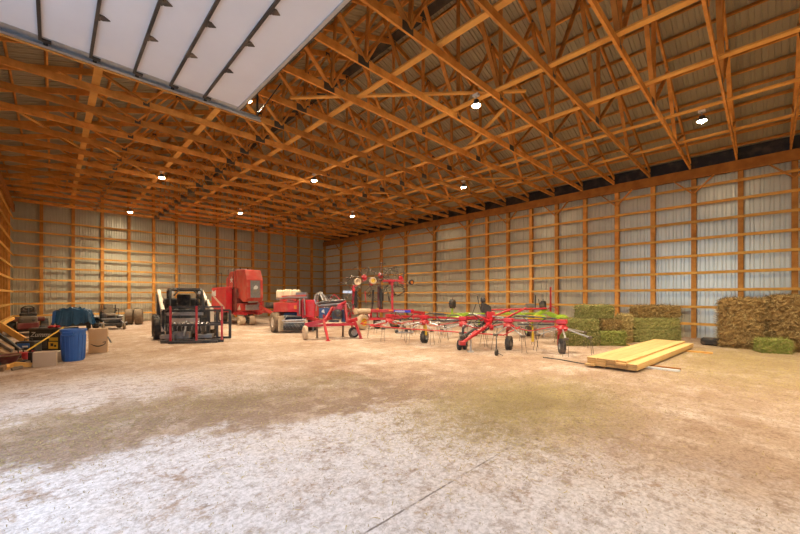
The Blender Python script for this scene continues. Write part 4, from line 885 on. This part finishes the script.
# tarp-covered machine
T_ = Fr(73, 331)
tp_ = obj_at(T_, 'covered_machine', 'machine covered with a creased dark blue tarp behind the black carton', 'covered machine')
tp_.rotation_euler = (0, 0, YAW + .6); tp_.scale = (.80, .62, 1.0)
tb = MB(); nx, ny = 20, 10; rt = random.Random(3)
prof = lambda u: (.35 + .65 * min(1, (1 - abs(u)) / .22)) if abs(u) < 1 else .35
for i in range(nx + 1):
    for j in range(ny + 1):
        u, v = i / nx * 2 - 1, j / ny * 2 - 1
        top = min(1, max(0, (1 - max(abs(u) ** 3, abs(v) ** 3)) * 3.0))
        z = .28 + top ** .6 * (.66 + .06 * sin(u * 3 + 1) - .12 * max(0, u)) + .03 * sin(u * 9 + v * 4 + sin(u * 5)) + .03 * sin(v * 9 - u * 4) + rt.uniform(-.075, .06)
        fl = 1 + .10 * (1 - top) * (1 + .5 * sin(9 * u + 5 * v))
        tb.v.append((u * .80 * fl, v * .5 * fl + .6, max(z, .05)))
for i in range(nx):
    for j in range(ny): a = i * (ny + 1) + j; tb.f.append((a, a + ny + 1, a + ny + 2, a + 1))
tb.build('tarp', 'tarp', tp_)
for x in (-.62, .6): wheel(tp_, (x, .45, .22), (1, 0, 0), .22, .18, 'grey_metal', 'rubber', 'wheel')
MB().bx((-.7, .2, .2), (.7, 1.0, .34)).build('chassis', 'black_metal', tp_)
MB().prism([(-.80, .0, .85), (-.66, -.02, .92), (-.72, -.03, .35), (-.84, .0, .3)], (0, .02, 0)).build('tarp_fold', 'blue_plastic', tp_)
# zero-turn mower
Z = Fr(112, 329.5)
zm_ = obj_at(Z, 'zero_turn_mower', 'dusty zero turn mower with a high tan seat by the back wall', 'mower'); zm_.rotation_euler = (0, 0, YAW + .85); zm_.scale = (.74, .74, .92)
MB().prism([(-.72, -.25, .18), (.72, -.25, .18), (.80, .1, .18), (.72, .55, .18), (-.72, .55, .18), (-.82, .1, .18)], (0, 0, .16)).build('mower_deck', 'black_metal', zm_, bev=.03)
MB().bx((-.42, -.1, .36), (.42, 1.5, .50)).bx((-.36, .95, .5), (.36, 1.6, .85)).build('frame', 'dark_grey', zm_, bev=.03)
MB().bx((-.5, -.12, .5), (.5, .4, .54)).build('foot_plate', 'grey_metal', zm_)
for x in (-.58, .58):
    wheel(zm_, (x, 1.25, .28), (1, 0, 0), .28, .28, 'cream', 'rubber', 'wheel'); wheel(zm_, (x * .85, -.55, .15), (1, 0, 0), .15, .12, 'hay_fresh', 'rubber_dusty', 'caster_wheel')
    MB().beam((x * .85, -.55, .3), (x * .7, 0, .42), .06, .06).tube((x * .85 - .09, -.55, .15), (x * .85 - .09, -.55, .34), .02).tube((x * .85 - .09, -.55, .34), (x * .85 + .09, -.55, .34), .02).build('caster_arm', 'grey_metal', zm_)
    MB().bx((x - .16, .85, .55), (x + .16, 1.5, .66)).build('fender', 'grey_metal', zm_, bev=.04)
    MB().path([(x * .75, .7, .6), (x * .75, .6, 1.0), (x * .3, .52, 1.02)], .018, 8).build('control_lever', 'black_metal', zm_)
s_ = MB(); s_.box((0, .75, .72), (.56, .5, .14)); s_.build('seat', 'seat_tan', zm_, bev=.05)
MB().box((0, 1.02, .98), (.52, .14, .48), mx=M.Rotation(-.2, 3, 'X')).build('seat_back', 'seat_tan', zm_, bev=.06)
for x in (-.33, .33): MB().path([(x, .98, .8), (x, .98, 1.2)], .03, 8).box((x, .8, .92), (.07, .34, .06)).build('armrest', 'black_metal', zm_, bev=.015)
MB().lathe((-.35, .35, .55), (0, 0, 1), [(.16, 0), (.18, .1), (.14, .2), (.05, .22)], 16).build('engine_cover', 'dark_grey', zm_, True)
# two dusty rollers / tyres standing by the wall
for px, lab in ((128.5, 'brown dusty tyre standing next to the mower wheel'), (138, 'brown dusty tyre standing clear of the mower, nearest the loader')):
    X_ = Fr(px, 325); o = obj_at(X_, 'standing_tyre', lab, 'tyre', 'dusty tyres by the back wall'); o.rotation_euler = (0, 0, YAW + .55)
    MB().lathe((0, .42, .415), (1, 0, 0), [(.22, -.13), (.34, -.17), (.40, -.15), (.415, -.08), (.415, .08), (.40, .15), (.34, .17), (.22, .13)], 32, True).build('tread', 'rubber_dusty', o, True)
    MB().lathe((0, .42, .415), (1, 0, 0), [(.03, -.06), (.225, -.12), (.225, .12), (.03, .06)], 24).build('rim', 'dark_grey', o, True)
# riding mower in the corner
Y_ = Fr(28, 336)
lt_ = obj_at(Y_, 'lawn_tractor', 'dark red lawn tractor with tan hood in the corner among leaning boards', 'lawn tractor'); lt_.rotation_euler = (0, 0, YAW + .8)
MB().bx((-.26, -.1, .42), (.26, .75, .74)).build('hood', 'hood_dusty', lt_, bev=.09)
MB().bx((-.3, .6, .3), (.3, 1.6, .5)).bx((-.48, 1.1, .5), (.48, 1.65, .66)).bx((-.29, -.14, .26), (.29, .8, .5)).build('body', 'dark_red', lt_, bev=.04)
MB().bx((-.62, .4, .14), (.62, 1.15, .3)).build('mower_deck', 'black_metal', lt_, bev=.04)
st = MB(); st.box((0, 1.3, .76), (.5, .45, .14)); st.box((0, 1.54, .90), (.44, .12, .30)); st.build('seat', 'rubber', lt_, bev=.05)
MB().tube((0, .75, .8), (0, .92, 1.02), .025).lathe((0, .92, 1.02), (0, .6, .8), [(.15, -.012), (.18, 0), (.15, .012)], 24, True).build('steering_wheel', 'black_metal', lt_)
for x in (-.46, .46): wheel(lt_, (x, 1.4, .29), (1, 0, 0), .29, .24, 'cream', 'rubber', 'wheel', 12); wheel(lt_, (x * .85, .12, .19), (1, 0, 0), .19, .14, 'cream', 'rubber', 'wheel')
for x in (-.15, .15): MB().lathe((x, -.1, .60), (0, -1, 0), [(.05, -.02), (.05, .015), (.03, .02)], 14).build('head_light', 'dark_grey', lt_, True)
# yellow-handled tool leaning on the carton, boards, saw and scraps
p, q = gp(23.5, 354.5, .08), gp(61, 329.2, .62); p = gp(24, 361, .03)
def seg(a, pa, b_, pb): return (RT * ((a[0] - 400) / F_PX * pa) + FW * pa + V((0, 0, CH - (a[1] - HZ) / F_PX * pa)), RT * ((b_[0] - 400) / F_PX * pb) + FW * pb + V((0, 0, CH - (b_[1] - HZ) / F_PX * pb)))
a_, b2 = seg((22, 354), 8.55, (63.5, 327.5), 9.6)
hr = thing('hand_tool', 'yellow handled tool leaning across the black printed carton', 'tool', (a_.x, a_.y, 0))
z0 = V((a_.x, a_.y, 0)); MB().tube(a_ - z0, b2 - z0, .019, n=10).build('handle', 'yellow', hr, True)
dd_ = (a_ - b2).normalized(); MB().tube(a_ - z0, a_ - z0 + dd_ * .12, .025).beam(a_ - z0 + dd_ * .1, V((dd_.x * .32, dd_.y * .32, .012)), .16, .015).build('blade', 'dark_grey', hr)
def plank(a, da, b_, db, w, t, m, name, label, cat, up=(0, 0, 1), grp=None):
    p, q = seg(a, da, b_, db); o = MB().beam(p, q, w, t, up).build(name, m); tag(o, label, cat, grp); return o
plank((-4, 322.5), 9.3, (27, 342), 9.2, .035, .16, 'brace_wood', 'leaning_board', 'wide tan board sloping down in front of the dark lawn tractor', 'board', (0, 0, 1), 'boards leaning in the corner')
plank((-8, 329), 11.2, (14, 318), 12.2, .04, .09, 'brace_wood', 'leaning_board', 'pale narrow board rising towards the corner beside the lawn tractor', 'board', (0, 0, 1), 'boards leaning in the corner')
plank((-3, 333), 8.6, (20, 350.5), 8.4, .04, .09, 'dark_grey', 'leaning_board', 'dark weathered board beneath the wide tan one', 'board', (0, 0, 1), 'boards leaning in the corner')
plank((-3, 342), 8.3, (12, 351), 8.1, .03, .07, 'grey_metal', 'leaning_board', 'grey strip leaning below the dark weathered board', 'board', (0, 0, 1), 'boards leaning in the corner')
P_ = Fr(6, 366); o = thing('open_carton', 'flattened tan cardboard carton lying on the scrap pile', 'box', P_.loc, P_.rz)
MB().prism([P_(-10, 349, .3), P_(2, 341, .8), P_(17, 345, .9), P_(9, 353.5, .35)], (0, 0, -.04)).build('carton', 'cardboard', o); MB().prism([P_(2, 342, .8), P_(17, 345, .9), P_(15.5, 349, .95), P_(9, 353, .4)], (0, 0.02, -.05)).build('flap', 'cardboard_pale', o)
MB().bx((P_(-8, 0, .4).x, .4, 0), (P_(9, 0, .4).x, .8, P_(0, 352, .5).z)).build('under_box', 'cardboard_pale', o)
BK = Fr(3, 366); o = thing('basket', 'low dark brown round basket at the foot of the scrap pile', 'basket', BK.loc, BK.rz)
MB().lathe((0, .05, .05), (0, 0, 1), [(.16, 0), (.21, .12), (.235, .16), (.22, .17), (.19, .14), (.02, .03)], 24).build('basket_body', 'dark_red', o, True); MB().lathe((0, .05, .225), (0, 0, 1), [(.235, -.012), (.245, 0), (.235, .012), (.22, 0)], 24, True).build('rim', 'bark', o, True)
C_ = Fr(20, 361); o = thing('chainsaw', 'red chainsaw with black handle among the scraps', 'chainsaw', C_.loc, C_.rz + .4)
MB().bx((-.14, -.08, .03), (.16, .08, .20)).build('motor_housing', 'red_paint', o, bev=.03); MB().path([(.02, -.1, .08), (.02, -.12, .26), (.02, .08, .28), (.02, .1, .1)], .014, 8).path([(.16, 0, .18), (.3, 0, .2), (.3, 0, .08), (.16, 0, .05)], .016, 8).build('handle', 'black_metal', o, True)
MB().prism([(-.14, -.004, .05), (-.5, -.004, .07), (-.53, -.004, .1), (-.5, -.004, .13), (-.14, -.004, .14)], (0, .008, 0)).build('guide_bar', 'silver', o)
MB().lathe((.02, -.085, .11), (0, -1, 0), [(.05, 0), (.05, .02), (.02, .03)], 14).build('starter_cover', 'dark_grey', o)
C_ = Fr(25, 356); o = thing('tool_case', 'blue and black tool case behind the red chainsaw', 'tool case', C_.loc, C_.rz + .2)
MB().bx((-.22, 0, 0), (.2, .25, .36)).build('case_body', 'black_metal', o, bev=.02); MB().bx((-.16, -.012, .2), (.1, .0, .32)).build('case_panel', 'blue_plastic', o, bev=.004); MB().path([(-.09, .12, .36), (-.09, .12, .42), (.07, .12, .42), (.07, .12, .36)], .014, 8).build('handle', 'dark_grey', o, True); MB().bx((-.05, -.016, .22), (.07, -.010, .26)).build('label_patch', 'white_paint', o)
C_ = Fr(29.5, 364); o = thing('jerry_can', 'small black can with red cap beside the low cardboard box', 'can', C_.loc, C_.rz - .3)
MB().bx((-.08, 0, 0), (.08, .16, .26)).build('can_body', 'black_metal', o, bev=.025); MB().lathe((-.03, .08, .26), (0, 0, 1), [(.03, -.01), (.03, .03), (.01, .035)], 12).build('cap', 'red_paint', o); MB().path([(.0, .08, .25), (.0, .08, .31), (.07, .08, .31), (.07, .08, .25)], .012, 8).build('handle', 'black_metal', o, True)
rs = random.Random(11)
WHERE = ['at the very front of the scrap pile', 'crossing the front of the scrap pile', 'under the basket edge', 'pointing at the low cardboard box', 'beside the chainsaw bar', 'half under other wood scraps', 'lying flat nearest the floor edge', 'tilted against the basket', 'lying behind the front scraps', 'short and thick in the scrap pile', 'lying next to the small black can', 'far back in the scrap pile']
for i in range(12):
    px, py = [(2, 371), (8, 369), (6, 366.5), (20, 366), (14, 363), (12, 368), (17, 370), (-2, 367.5), (10, 364.5), (23, 368), (26, 366), (4, 363)][i]
    c = gp(px, py); a = rs.uniform(0, pi); l = rs.uniform(.14, .26); t = rs.uniform(.05, .09); dz = rs.uniform(-.05, .10)
    d = V((cos(a) * l, sin(a) * l, abs(dz))); z = t / 2 + .003
    o = MB().beam(V((0, 0, z)) - V((d.x, d.y, 0)) / 2, V((d.x / 2, d.y / 2, z + d.z)), t, t).build('wood_scrap', ['bark', 'brace_wood', 'rubber_dusty', 'dark_grey'][i % 4]); o.location = c
    tag(o, '%s wood scrap %s' % (['rough brown', 'pale tan', 'dusty brown', 'blackened'][i % 4], WHERE[i]), 'wood scrap', 'wood scraps on the floor')
# ================================================================== LOOSE STRAW
def litter(name, m, label, n, where, seed, ln=(.02, .075), w=.0022):
    rnd = random.Random(seed); mb = MB(); k = 0
    while k < n:
        x, y = where(rnd)
        if not (XL + .05 < x < XR - .15 and YN < y < YB - .2): k += 1; continue
        a = rnd.uniform(0, 2 * pi); l = rnd.uniform(*ln) / 2; s = V((-sin(a), cos(a), 0)) * w * rnd.uniform(.7, 1.6); d = V((cos(a), sin(a), 0)) * l; z = rnd.uniform(.002, .012)
        c = V((x, y, z)); t = V((0, 0, rnd.uniform(0, .012)))
        mb.add([c - d - s, c - d + s, c + s * 1.2 + t, c + d + s * .4, c + d - s * .4, c - s * 1.2 + t], [(0, 1, 2, 5), (5, 2, 3, 4)]); k += 1
    o = raw_build(mb, name, m); tag(o, label, 'straw', None, 'stuff')
def g2(cx, cy, sx, sy, rot=0):
    def f(r):
        u, v = r.gauss(0, sx), r.gauss(0, sy); return cx + u * cos(rot) - v * sin(rot), cy + u * sin(rot) + v * cos(rot)
    return f
litter('floor_straw', 'straw', 'loose yellow straw scattered over the middle of the floor', 16000, g2(4.8, 2.4, 1.05, .62, -.1), 21)
litter('floor_hay', 'straw', 'loose hay spread thick between the lumber and the brown bales', 18000, g2(11.6, .3, 2.0, 1.1, 0), 22, (.03, .10), .003)
litter('floor_chaff', 'chaff', 'brown chaff trodden in a band inside the doorway', 9000, lambda r: (r.uniform(-1.3, 4.2), 5.4 + r.gauss(0, .6) - 0), 23, (.015, .06), .0025)
litter('floor_chaff', 'chaff', 'thin brown chaff sprinkled over the pale floor near the camera', 12000, lambda r: (r.uniform(-1, 9), r.uniform(-1.5, 4.5)), 24, (.006, .03), .0016)
litter('floor_hay', 'straw', 'hay chaff dropped around the machines', 8000, lambda r: (r.uniform(1, 15), r.uniform(3, 13)), 25, (.02, .09), .003)
